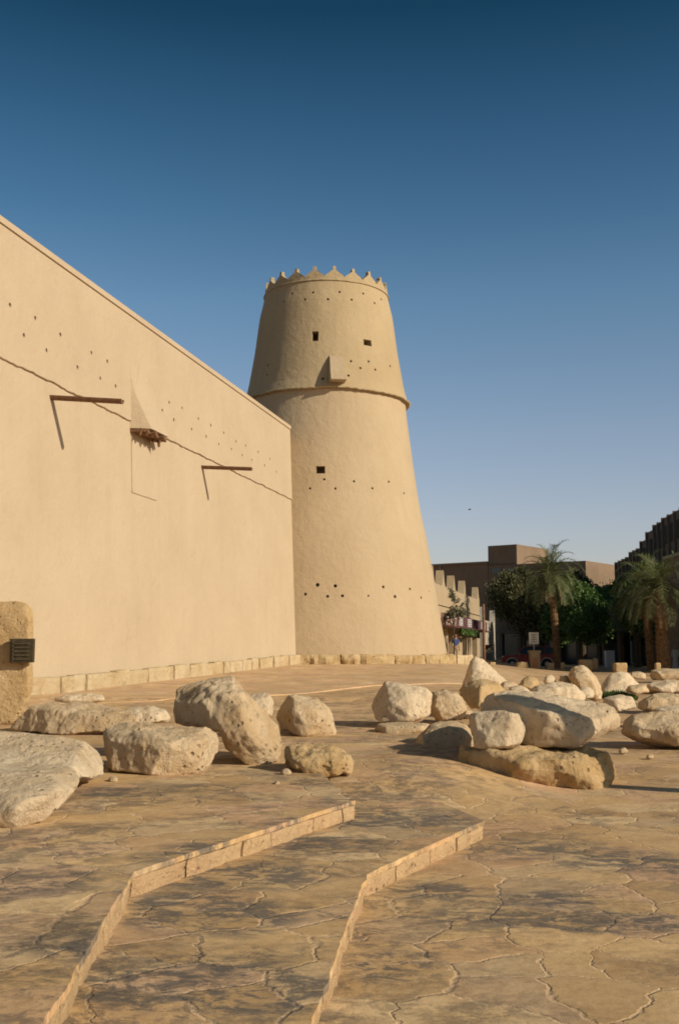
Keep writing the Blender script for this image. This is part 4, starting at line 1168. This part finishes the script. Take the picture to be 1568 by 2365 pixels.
# ------------------------------------------------------------------ shop building
def shop():
    a = AY(985, 1500, 48.0); a.z = 0
    d = Vector((.305, .952 * KS, 0)); SKL = d.length; d.normalize(); nr = Vector((d.y, -d.x, 0))
    L = 21.5; zb = .1; zt = 5.55
    t = empty('shop_building', a, 'sunlit cream shop row with pointed corner merlons and a dark signboard, beside the tower', 'building')
    ang = math.atan2(d.y, d.x)
    def q(s, o, z): return d * (s * SKL) + nr * o + Vector((0, 0, z))
    zs = 3.0
    mb = MB()
    # upper wall
    mb.box(q(L / 2, -3, (zs + zt) / 2), (L * SKL, 6, zt - zs), ang)
    mb.build('upper_wall', M['shop'], t)
    # piers below leave dark openings
    for s0_, s1_ in ((0, 1.0), (3.2, 3.7), (6.4, 6.9), (8.6, 12.6), (14.6, 17.2), (19.8, 21.5)):
        MB().box(q((s0_ + s1_) / 2, -.4, zs / 2), ((s1_ - s0_) * SKL, .8, zs), ang).build('pier', M['shop'], t)
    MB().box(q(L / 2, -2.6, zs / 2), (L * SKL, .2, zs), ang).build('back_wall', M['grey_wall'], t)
    # cornice line
    MB().box(q(L / 2, .03, 4.3), (L * SKL, .12, .06), ang).build('string_course', M['shop'], t)
    k = 0
    for s_ in (2.1, 5.6, 9.6, 14.2, 20.9):
        w_ = .95 if s_ < 15 else 1.1
        mb = MB(); mb.prism([(-w_, 0), (-w_ * .66, .10), (-w_ * .38, .34), (-w_ * .12, .82), (0, 1.05), (w_ * .12, .82), (w_ * .38, .34), (w_ * .66, .10), (w_, 0)], nr * -.5, q(s_, -.01, zt), d)
        mb.build('merlon', M['shop'], t)
    # signboards
    def sign(s0_, s1_, mat, z0=3.0, z1=3.72, o=.55):
        mb = MB().box(q((s0_ + s1_) / 2, o, (z0 + z1) / 2), ((s1_ - s0_) * SKL, .14, z1 - z0), ang)
        return mb.build('signboard', mat, t)
    s1o = sign(2.0, 6.8, M['shop_pink']); s2o = sign(6.85, 14.5, M['shop_brown']); s3o = sign(14.6, 21.3, M['shop_brown'])
    rnd = random.Random(6)
    for so_, sa_, sb_, w_ in ((s2o, 7.6, 9.0, 0), (s2o, 11.2, 12.9, 0), (s3o, 17.8, 20.2, 0)):
        pnl = MB().box(q((sa_ + sb_) / 2, .63, 3.37), ((sb_ - sa_) * SKL, .04, .56), ang).build('sign_panel', M['shop_pale'], so_)
        mb = MB()
        for r_ in range(3):
            s_ = sa_ + .12
            while s_ < sb_ - .2:
                l = rnd.uniform(.08, .3)
                mb.box(q(s_ + l / 2, .655, 3.2 + r_ * .17), (l, .015, .05), ang); s_ += l + .08
        mb.box(q((sa_ + sb_) / 2, .652, 3.37), ((sb_ - sa_ - .3) * SKL, .012, .03), ang); mb.box(q(sa_ + .2, .652, 3.37), (.04, .012, .4), ang)
        mb.build('lettering', M['sign_mark'], so_)
    mb = MB()
    for r_ in range(2):
        s_ = 2.4
        while s_ < 6.3:
            l = rnd.uniform(.15, .5); mb.box(q(s_ + l / 2, .63, 3.22 + r_ * .28), (l, .02, .08), ang); s_ += l + .12
    for r_ in range(2): mb.box(q(4.35, .625, 3.19 + r_ * .28), (3.9 * SKL, .015, .03), ang)
    mb.box(q(2.5, .625, 3.36), (.05, .015, .36), ang)
    mb.build('lettering', M['shop_pale'], s1o)
    # awning slab and goods
    MB().box(q(L / 2 + .8, .45, 2.93), ((L - 2) * SKL, 1.0, .08), ang).build('canopy', M['shop_brown'], t)
    for s_ in (1.6, 2.4, 4.4, 5.3, 7.4, 8.1, 13.2, 14.0, 18.0, 19.0):
        mb = MB(); mb.box(q(s_, -.7, 1.5), (.5, .15, 1.7 + .3 * math.sin(s_ * 5)), ang, .7)
        mb.build('hanging_cloth', M['shop_goods'], t, bevel=.03)
    vine = lambda n, rs: np.array([a + q(8.2 + 6.5 * u, .9 + .2 * v, 2.75 + .3 * w - .1 * abs(math.sin(u * 20))) for u, v, w in rs.uniform(-.5, .5, (n, 3)) + np.array([0.3, 0, 0])])
    leafcloud(1100, vine, .14, 'hanging_greenery', M['ficus'], t, a, 8)
    return a, d, nr
sa_, sd_, sn_ = shop()
# white end block of the shop row
e0 = AY(1117, 1500, 70.5); e0.z = 0
we = empty('annex_building', e0, 'lower whitewashed annex with two small corner points at the end of the shop row', 'building')
d = Vector((.305, .952 * KS, 0)); Le = 8.4 * d.length; d.normalize(); nr = Vector((d.y, -d.x, 0)); ang = math.atan2(d.y, d.x)
MB().box(d * (Le / 2) + nr * -2 + Vector((0, 0, 2.95)), (Le, 4, 2.1), ang).build('upper_wall', M['shop_white'], we)
MB().box(d * .6 + nr * -.4 + Vector((0, 0, .95)), (1.2, .8, 1.9), ang).build('pier', M['shop_white'], we)
MB().box(d * (Le - 1.0) + nr * -.4 + Vector((0, 0, .95)), (2.0, .8, 1.9), ang).build('pier', M['shop_white'], we)
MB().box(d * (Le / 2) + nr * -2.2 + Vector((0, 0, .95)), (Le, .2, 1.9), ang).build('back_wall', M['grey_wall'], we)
for s_ in (.7, Le - .7):
    mb = MB(); mb.prism([(-.6, 0), (-.3, .5), (-.12, 1.0), (0, 1.15), (.12, 1.0), (.3, .5), (.6, 0)], nr * -.5, d * s_ + Vector((0, 0, 4.0)), d)
    mb.build('merlon', M['shop_white'], we)

# street pole before the shop
p0 = AY(1118, 1545, 52); p0.z = .05
sp_ = empty('utility_pole', p0, 'thin brown pole standing before the corner of the shop row', 'pole')
MB().tube([(0, 0, -.1), (0, 0, AY(1118, 1395, 52).z - .05)], [.10, .085], 12).build('shaft', M['wood'], sp_, True)
MB().tube([(0, 0, -.05), (0, 0, .25)], [.17, .14], 12).build('base', M['steel'], sp_, True)

# ------------------------------------------------------------------ buildings behind
def facade(name, label, p0, p1, H, depth, mat, windows=None, cat='building', away=None):
    """front runs p0->p1 (ground), body behind"""
    d = (p1 - p0); L = d.length; d.normalize(); nr = Vector((d.y, -d.x, 0)); ang = math.atan2(d.y, d.x)
    t = empty(name, p0, label, cat)
    o = MB().box(d * (L / 2) - nr * (depth / 2) + Vector((0, 0, H / 2)), (L, depth, H), ang).build('wall', mat, t)
    q = lambda s, o_, z: d * s + nr * o_ + Vector((0, 0, z))
    return t, q, L, ang, d, nr, o
# brown block: face turned away from the sun
f0 = AY(960, 1500, 112); f0.z = 0
fdir = Vector((.80, -.60, 0))
def hit_dir(x, p, dd):
    r_ = ray(x, 1500); # solve p + s*dd on ray plan
    A = np.array([[dd.x, -r_.x], [dd.y, -r_.y]]); s, t = np.linalg.solve(A, np.array([-p.x, -p.y])); return p + dd * s
f1 = hit_dir(1130, f0, fdir); f2 = hit_dir(1197, f0, fdir); f3 = hit_dir(1357, f0, fdir)
H1 = AY(1060, 1301, (f0.y + f1.y) / 2 / KS).z; H2 = AY(1160, 1259, (f1.y + f2.y) / 2 / KS).z; H3 = AY(1300, 1299, (f2.y + f3.y) / 2 / KS).z
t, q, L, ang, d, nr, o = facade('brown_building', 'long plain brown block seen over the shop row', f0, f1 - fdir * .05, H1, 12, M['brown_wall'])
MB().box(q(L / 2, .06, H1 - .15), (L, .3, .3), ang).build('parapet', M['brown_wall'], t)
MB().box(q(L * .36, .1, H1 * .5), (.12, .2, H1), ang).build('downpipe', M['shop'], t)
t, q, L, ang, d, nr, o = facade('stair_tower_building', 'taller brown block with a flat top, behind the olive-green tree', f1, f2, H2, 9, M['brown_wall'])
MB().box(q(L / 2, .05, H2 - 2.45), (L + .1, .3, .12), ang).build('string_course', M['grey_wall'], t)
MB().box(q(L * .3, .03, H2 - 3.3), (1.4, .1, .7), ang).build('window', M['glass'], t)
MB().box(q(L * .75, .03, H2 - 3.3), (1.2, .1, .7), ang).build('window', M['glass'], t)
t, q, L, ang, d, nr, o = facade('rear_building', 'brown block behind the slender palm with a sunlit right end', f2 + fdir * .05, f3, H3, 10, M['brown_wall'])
f4 = hit_dir(1373, f0, fdir)
MB().box(q(L + 1.0, -4, (H3 - 3) / 2), (2.2, 7, H3 - 3.4), ang).build('side_wing', M['shop'], t)
# right building, in steps
g0 = AY(1428, 1500, 100); g0.z = 0; g1 = AY(1600, 1500, 71); g1.z = 0
gd = (g1 - g0).normalized()
steps = [(1428, 1284), (1462, 1262), (1488, 1240), (1502, 1218), (1520, 1200), (1541, 1186)]
tb = empty('stepped_building', g0, 'dark multi-storey building with a stepped roofline at the right edge', 'building')
gn = Vector((gd.y, -gd.x, 0)); ga = math.atan2(gd.y, gd.x)
prev = g0
for i, (x, y) in enumerate(steps):
    nx = steps[i + 1][0] if i + 1 < len(steps) else 1600
    a = hit_dir(x, g0, gd); b = hit_dir(nx, g0, gd)
    Hh = AY((x + nx) / 2 if i + 1 < len(steps) else 1560, y + (8 if i < 5 else 0), (a.y + b.y) / 2 / KS).z
    if i + 1 == len(steps): Hh = AY(1560, 1187, hit_dir(1560, g0, gd).y / KS).z
    c = (a + b) / 2 - gn * 6 - g0; L = (b - a).length
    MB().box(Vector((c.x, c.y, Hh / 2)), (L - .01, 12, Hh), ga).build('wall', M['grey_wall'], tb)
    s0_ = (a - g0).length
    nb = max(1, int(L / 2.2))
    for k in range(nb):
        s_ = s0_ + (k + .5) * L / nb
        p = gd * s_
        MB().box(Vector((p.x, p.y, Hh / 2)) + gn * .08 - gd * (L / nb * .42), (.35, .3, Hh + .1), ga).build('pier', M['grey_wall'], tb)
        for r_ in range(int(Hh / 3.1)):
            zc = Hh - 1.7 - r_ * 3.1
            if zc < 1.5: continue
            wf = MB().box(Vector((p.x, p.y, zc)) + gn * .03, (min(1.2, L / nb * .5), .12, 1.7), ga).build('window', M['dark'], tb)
# unseen block added off the right edge to shade the square's far side
ob = empty('shade_block', (25, 67, 0), 'plain brown block added unseen beyond the right edge to shade the far side of the square', 'building')
MB().box(Vector((4.5, 10.5, 4.25)), (8, 21, 8.5), 0).build('wall', M['brown_wall'], ob)
MB().box(Vector((4.5, 10.5, 8.6)), (8.3, 21.3, .25), 0).build('parapet', M['shop'], ob)
for k in range(4): MB().box(Vector((.49, 2.5 + k * 4, 6.5)), (.1, 1.4, 1.6)).build('window', M['glass'], ob)

# dark arcade under the trees
def arcade(name, label, x0, x1, Y0, Y1, ytop, beam_px, cols, mat):
    a = AY(x0, 1500, Y0); a.z = 0; b = AY(x1, 1500, Y1); b.z = 0
    d = (b - a); L = d.length; d.normalize(); nr = Vector((d.y, -d.x, 0)); ang = math.atan2(d.y, d.x)
    H = AY((x0 + x1) / 2, ytop, (Y0 + Y1) / 2).z; hb = AY((x0 + x1) / 2, beam_px, (Y0 + Y1) / 2).z
    t = empty(name, a, label, 'building')
    q = lambda s, o_, z: d * s + nr * o_ + Vector((0, 0, z))
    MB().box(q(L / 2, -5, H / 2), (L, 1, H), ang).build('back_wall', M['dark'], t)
    MB().box(q(L / 2, -2.5, (H + hb) / 2), (L, 5, H - hb), ang).build('wall', mat, t)
    MB().box(q(L / 2, .08, hb + .14), (L, .25, .28), ang).build('beam', M['grey_wall'], t)
    for k in range(cols + 1):
        MB().box(q(.25 + k * (L - .5) / cols, -.3, hb / 2), (.42, .42, hb), ang).build('column', M['grey_wall'], t, bevel=.03)
    for k in range(cols):
        MB().box(q((k + .5) * L / cols, -4.4, 1.25), (L / cols * .7, .08, 2.3), ang).build('shop_window', M['glass'], t)
    return t, q, L, ang
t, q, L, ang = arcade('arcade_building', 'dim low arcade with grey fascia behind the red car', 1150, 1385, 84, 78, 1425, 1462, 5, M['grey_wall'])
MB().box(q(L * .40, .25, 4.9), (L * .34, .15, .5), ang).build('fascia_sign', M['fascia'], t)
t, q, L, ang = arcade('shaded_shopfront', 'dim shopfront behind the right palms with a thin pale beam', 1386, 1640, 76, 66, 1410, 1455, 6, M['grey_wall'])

# cabinet near the shopfront
c0 = AY(1407, 1538, 66); c0.z = .02
cb = empty('drinks_cabinet', c0, 'pale blue-grey upright cabinet in the shade before the dim shopfront', 'cabinet')
MB().box(Vector((0, 0, .72)), (.68, .6, 1.35), R(6)).build('case', M['cabinet'], cb, bevel=.03)
MB().box(Vector((0, -.31, .75)), (.56, .03, 1.1), R(6)).build('door', M['shop_pale'], cb, bevel=.01)
MB().tube([(.24, -.36, .6), (.24, -.36, .95)], .015, 6).build('handle', M['steel'], cb)

# ------------------------------------------------------------------ car
def car(loc, rz, label):
    t = empty('parked_car', loc, label, 'car', None, rz)
    Lc, Wc = 4.35, 1.8
    # lower body with wheel arches, nose at -x
    def arc(cx, r, a0, a1, n=10): return [(cx + r * math.cos(a0 + (a1 - a0) * i / n), .36 + r * math.sin(a0 + (a1 - a0) * i / n)) for i in range(n + 1)]
    o = [(-2.15, .42), (-2.18, .62), (-2.12, .88), (-1.95, .98), (-1.1, 1.07), (-.95, 1.10), (1.95, 1.12), (2.14, 1.05), (2.18, .7), (2.15, .42)]
    o += [(1.78, .34)] + arc(1.35, .43, 0, math.pi) + [(.9, .30), (-.9, .30)] + arc(-1.35, .43, 0, math.pi) + [(-1.8, .36)]
    mb = MB(); mb.prism(o, (0, Wc, 0), Vector((0, -Wc / 2, 0)))
    mb.build('body', M['red'], t, bevel=.025)
    cab = [(-1.05, 1.08), (-.45, 1.62), (-.25, 1.68), (1.55, 1.70), (1.85, 1.60), (2.05, 1.10)]
    mb = MB(); n = len(cab)
    vs = []
    for sgn, in ((-1,), (1,)):
        for x, z in cab:
            yy = sgn * (Wc / 2 - .04 - .16 * (z - 1.08) / .6); vs.append(Vector((x, yy, z)))
    fs = [tuple(range(n)), tuple(range(2 * n - 1, n - 1, -1))] + [(i, (i + 1) % n, (i + 1) % n + n, i + n) for i in range(n)]
    mb.add(vs, fs); mb.build('greenhouse', M['glass'], t, bevel=.02)
    MB().box(Vector((.65, 0, 1.71)), (2.1, 1.42, .06)).build('roof', M['red'], t, bevel=.02)
    for s in (-1, 1):
        for xx, tilt in ((-.72, R(-44)), (.35, 0), (1.25, 0)):
            MB().box(Vector((xx, s * .80, 1.40)), (.08, .05, .62), 0, 1, R(12) * s, -tilt * .9).build('pillar', M['red'], t)
        MB().box(Vector((-.78, s * 1.0, 1.14)), (.12, .2, .14)).build('mirror', M['arch'], t, bevel=.02)
        MB().box(Vector((-2.13, s * .62, .80)), (.08, .38, .16)).build('headlight', M['lamp'], t, bevel=.02)
        MB().box(Vector((.15, s * .91, .92)), (.2, .03, .04)).build('door_handle', M['arch'], t)
        for cx in (-1.35, 1.35):
            # flare
            mb = MB(); n = 12
            ou = [(cx + .52 * math.cos(math.pi * i / n), .36 + .52 * math.sin(math.pi * i / n)) for i in range(n + 1)]
            inn = [(cx + .43 * math.cos(math.pi * i / n), .36 + .43 * math.sin(math.pi * i / n)) for i in range(n, -1, -1)]
            mb.prism(ou + inn, (0, .10, 0), Vector((0, s * .90 - .05 + .02 * s, 0)))
            mb.build('wheel_arch', M['arch'], t)
            w = MB().tube([(cx, s * .66, .36), (cx, s * .70, .36), (cx, s * .86, .36), (cx, s * .90, .36)], [.30, .36, .36, .31], 24).build('tyre', M['rubber'], t)
            MB().tube([(cx, s * .80, .36), (cx, s * .915, .36)], [.20, .18], 16).build('rim', M['rim'], w)
    MB().box(Vector((-2.2, 0, .48)), (.14, 1.7, .2)).build('bumper', M['arch'], t, bevel=.03)
    MB().box(Vector((-2.19, 0, .72)), (.04, .8, .16)).build('grille', M['rubber'], t)
    return t
cc = AY(1221, 1538, 66); cc.z = .02
car(cc, R(-6), 'dark red off-road car parked in the shade behind the stone pedestal')

# ------------------------------------------------------------------ street furniture
pp = AY(1234, 1543, 55); pp.z = .04
pd = empty('stone_pedestal', pp, 'square stone pedestal with a terracotta panel, in front of the red car', 'pedestal')
hp = AY(1234, 1508, 55).z
MB().box(Vector((0, 0, hp / 2)), (.66, .66, hp), 0).build('shaft', M['pedestal'], pd, bevel=.03)
MB().box(Vector((0, 0, hp + .05)), (.80, .80, .16), 0).build('cap', M['pedestal'], pd, bevel=.04)
MB().box(Vector((0, -.335, hp * .45)), (.36, .03, hp * .55), 0).build('panel', M['panel_red'], pd)
sg = empty('street_sign', pp + Vector((.08, .6, 0)), 'small square notice on a thin post rising behind the stone pedestal', 'sign')
zs0, zs1 = AY(1238, 1489, 55.6).z, AY(1238, 1462, 55.6).z
MB().tube([(0, 0, -.05), (0, 0, zs1)], .035, 8).build('post', M['steel'], sg, True)
pn = MB().box(Vector((0, -.05, (zs0 + zs1) / 2)), (.66, .03, zs1 - zs0)).build('panel', M['sign_face'], sg, bevel=.008)
mb = MB()
for k in range(4):
    mb.box(Vector((-.02 + .03 * (k % 2), -.07, zs0 + .14 + k * .16)), (.42 - .08 * (k % 3), .01, .05))
mb.box(Vector((0, -.068, zs0 + .38)), (.03, .01, .5))
mb.build('lettering', M['sign_mark'], pn)
def bollard(x0, x1, y0, y1, Y, label, seed):
    w = (x1 - x0) * Y / 1900; h = (y1 - y0) * Y / 1900
    p = AY((x0 + x1) / 2, y1, Y); zg = p.z
    t = bpy.data.meshes.new('stone_bollard'); bm = bmesh.new()
    subcube(bm, 8)
    for v in bm.verts:
        q = v.co.copy(); k = max(0, abs(q.x) - .36) + max(0, abs(q.y) - .36) + max(0, q.z - .36)
        v.co = Vector((q.x * w, q.y * w, (q.z + .5) * (h + .15) - .15)) * 1.0
        v.co.x *= 1 - .35 * k; v.co.y *= 1 - .35 * k; v.co.z -= .1 * k * h * 2
        v.co += noise.noise_vector(v.co * 3 + Vector((seed, 0, 0))) * .03
    bm.to_mesh(t); bm.free()
    o = link('stone_bollard', t, M['rock_warm'], None, True); o.location = (p.x, p.y, zg)
    tag(o, label, 'bollard', 'squat stone blocks along the far kerb')
bollard(1130, 1144, 1529, 1541, 54, 'squat stone block at the foot of the annex corner, leftmost of the far blocks', 1)
bollard(1191, 1218, 1529, 1542, 55, 'wide squat stone block below the front of the red car', 2)
bollard(1262, 1278, 1531, 1543, 56, 'small stone block touching the left side of the slender palm trunk', 3)
bollard(1294, 1303, 1530, 1543, 56, 'small stone block touching the right side of the slender palm trunk', 4)
bollard(1337, 1367, 1523, 1542, 55, 'tall-ish grey stone block behind the arched boulder', 5)
bollard(1416, 1445, 1531, 1547, 50, 'stone block in front of the pale blue cabinet', 6)
bollard(1512, 1524, 1531, 1548, 48, 'narrow stone block between the two right palm trunks', 7)
bollard(1369, 1380, 1520, 1542, 58, 'dim narrow stone block left of the pale blue cabinet', 8)

# ------------------------------------------------------------------ people
def skin_mesh(name, joints, edges, rad, parent, mat):
    me = bpy.data.meshes.new(name); me.from_pydata(joints, edges, []); me.update()
    o = bpy.data.objects.new(name, me); COL.objects.link(o)
    m = o.modifiers.new('k', 'SKIN'); m.use_smooth_shade = True
    for i, r in enumerate(rad):
        sv = me.skin_vertices[0].data[i]; sv.radius = r if isinstance(r, tuple) else (r, r); sv.use_root = (i == 0)
    s = o.modifiers.new('s', 'SUBSURF'); s.levels = 2; s.render_levels = 2
    bpy.context.view_layer.update(); bake(o)
    o.data.materials.clear(); o.data.materials.append(mat); o.parent = parent
    return o
def person(loc, rz, label, top, legs, robe=False):
    t = empty('person', loc, label, 'person', None, rz)
    J = [(0, 0, .95), (0, 0, 1.15), (0, -.01, 1.38), (0, -.01, 1.48), (0, -.02, 1.58), (0, -.02, 1.70), (0, -.01, 1.76),
         (.17, 0, 1.42), (.23, .02, 1.15), (.22, -.08, .92), (.21, -.12, .80),
         (-.17, 0, 1.42), (-.23, .02, 1.15), (-.22, -.06, .92), (-.21, -.10, .80),
         (.09, 0, .88), (.10, -.03, .50), (.10, .02, .09), (.11, -.14, .03),
         (-.09, 0, .88), (-.11, .03, .50), (-.12, .08, .09), (-.13, -.07, .03)]
    E = [(0, 1), (1, 2), (2, 3), (3, 4), (4, 5), (5, 6), (2, 7), (7, 8), (8, 9), (9, 10), (2, 11), (11, 12), (12, 13), (13, 14), (0, 15), (15, 16), (16, 17), (17, 18), (0, 19), (19, 20), (20, 21), (21, 22)]
    Rr = [(.14, .10), (.13, .09), (.14, .09), .055, .075, .09, .05, .055, .042, .034, .03, .055, .042, .034, .03, .085, .058, .042, .035, .085, .058, .042, .035]
    body_ = skin_mesh('body', J, E, Rr, t, M['skin'])
    # clothes
    sh = skin_mesh('shirt', [J[0], J[1], J[2], (0, -.01, 1.43), J[7], J[8], J[11], J[12]], [(0, 1), (1, 2), (2, 3), (2, 4), (4, 5), (2, 6), (6, 7)], [(.165, .125), (.155, .115), (.165, .115), .075, .075, .058, .075, .058], t, top)
    if robe:
        vs, fs = [], []
        n = 20
        prof_ = [(.09, .27, .20), (.5, .22, .17), (.9, .19, .15), (1.2, .17, .125)]
        for z, rx, ry in prof_:
            for k in range(n):
                a = 2 * math.pi * k / n; f_ = 1 + .05 * math.sin(5 * a) * (1.2 - z)
                vs.append((rx * f_ * math.cos(a), ry * f_ * math.sin(a), z))
        for i in range(3):
            for k in range(n): fs.append((i * n + k, i * n + (k + 1) % n, (i + 1) * n + (k + 1) % n, (i + 1) * n + k))
        link('robe', mesh('robe', vs, fs), top, t, True)
        for k in (8, 12): pass
        skin_mesh('sleeve', [J[7], J[8], J[9]], [(0, 1), (1, 2)], [.075, .062, .055], t, top)
        skin_mesh('sleeve', [J[11], J[12], J[13]], [(0, 1), (1, 2)], [.075, .062, .055], t, top)
    else:
        skin_mesh('trousers', [(0, 0, .98), J[15], J[16], (.10, .02, .14), J[19], J[20], (-.12, .08, .14)], [(0, 1), (1, 2), (2, 3), (0, 4), (4, 5), (5, 6)], [(.155, .115), .10, .075, .062, .10, .075, .062], t, legs)
    bm = bmesh.new(); bmesh.ops.create_uvsphere(bm, u_segments=16, v_segments=10, radius=.105)
    for v in bm.verts:
        v.co = Vector((v.co.x * .92, v.co.y * 1.0 + .015, v.co.z * .85 + 1.70))
        if v.co.y < -.05 and v.co.z < 1.73: v.co.y = -.04
    me = bpy.data.meshes.new('hair'); bm.to_mesh(me); bm.free()
    link('hair', me, M['white_cloth'] if robe else M['hair'], t, True)
    face = MB()
    for s in (-1, 1): face.box(Vector((s * .035, -.105, 1.665)), (.022, .012, .012))
    face.box(Vector((0, -.118, 1.645)), (.022, .03, .035)); face.box(Vector((0, -.103, 1.605)), (.05, .012, .01))
    face.build('facial_features', M['hair'] if not robe else M['skin'], t)
    for s in (1, -1):
        hx, hy = s * .21, -.12 if s > 0 else -.10
        mb = MB()
        mb.box(Vector((hx, hy, .765)), (.035, .075, .08))
        for k in range(4): mb.tube([(hx, hy - .03 + k * .02, .735), (hx - s * .006, hy - .035 + k * .02, .695 - .006 * (k % 2)), (hx - s * .016, hy - .035 + k * .02, .662 + .01 * abs(k - 1.5))], [.0095, .009, .007], 6)
        mb.tube([(hx, hy - .035, .78), (hx - s * .01, hy - .06, .75), (hx - s * .015, hy - .062, .725)], [.011, .010, .008], 6)
        mb.build('hand', M['skin'], t, True)
    return t
q1 = AY(1052, 1511, 54)
person((q1.x, q1.y, gz(q1.x, q1.y)), R(20), 'person in a dark blue top and light trousers standing by the shop front', M['blue_cloth'], M['khaki'])
q1 = AY(1560, 1543, 60)
person((q1.x, q1.y, .03), R(-30), 'person in a long white robe standing right of the thick-trunked palm', M['white_cloth'], M['white_cloth'], True)

# bird
bp = AY(1084, 1177, 70)
bd = empty('bird', bp, 'tiny dark bird gliding in the sky right of the tower', 'bird')
mb = MB().tube([(-.14, 0, 0), (-.08, 0, .01), (0, 0, .01), (.08, 0, .015), (.12, 0, .03), (.155, 0, .025)], [.012, .032, .045, .035, .026, .006], 8)
mb.add([(-.13, -.01, 0), (-.13, .01, 0), (-.22, .045, 0), (-.22, -.045, 0)], [(0, 1, 2, 3)])
mb.build('body', M['bird'], bd, True)
for s in (-1, 1):
    MB().add([(-.05, s * .02, .02), (.05, s * .02, .02), (.04, s * .16, .07), (-.01, s * .30, .05), (-.05, s * .16, .07)], [(0, 1, 2, 3, 4)]).build('wing', M['bird'], bd)
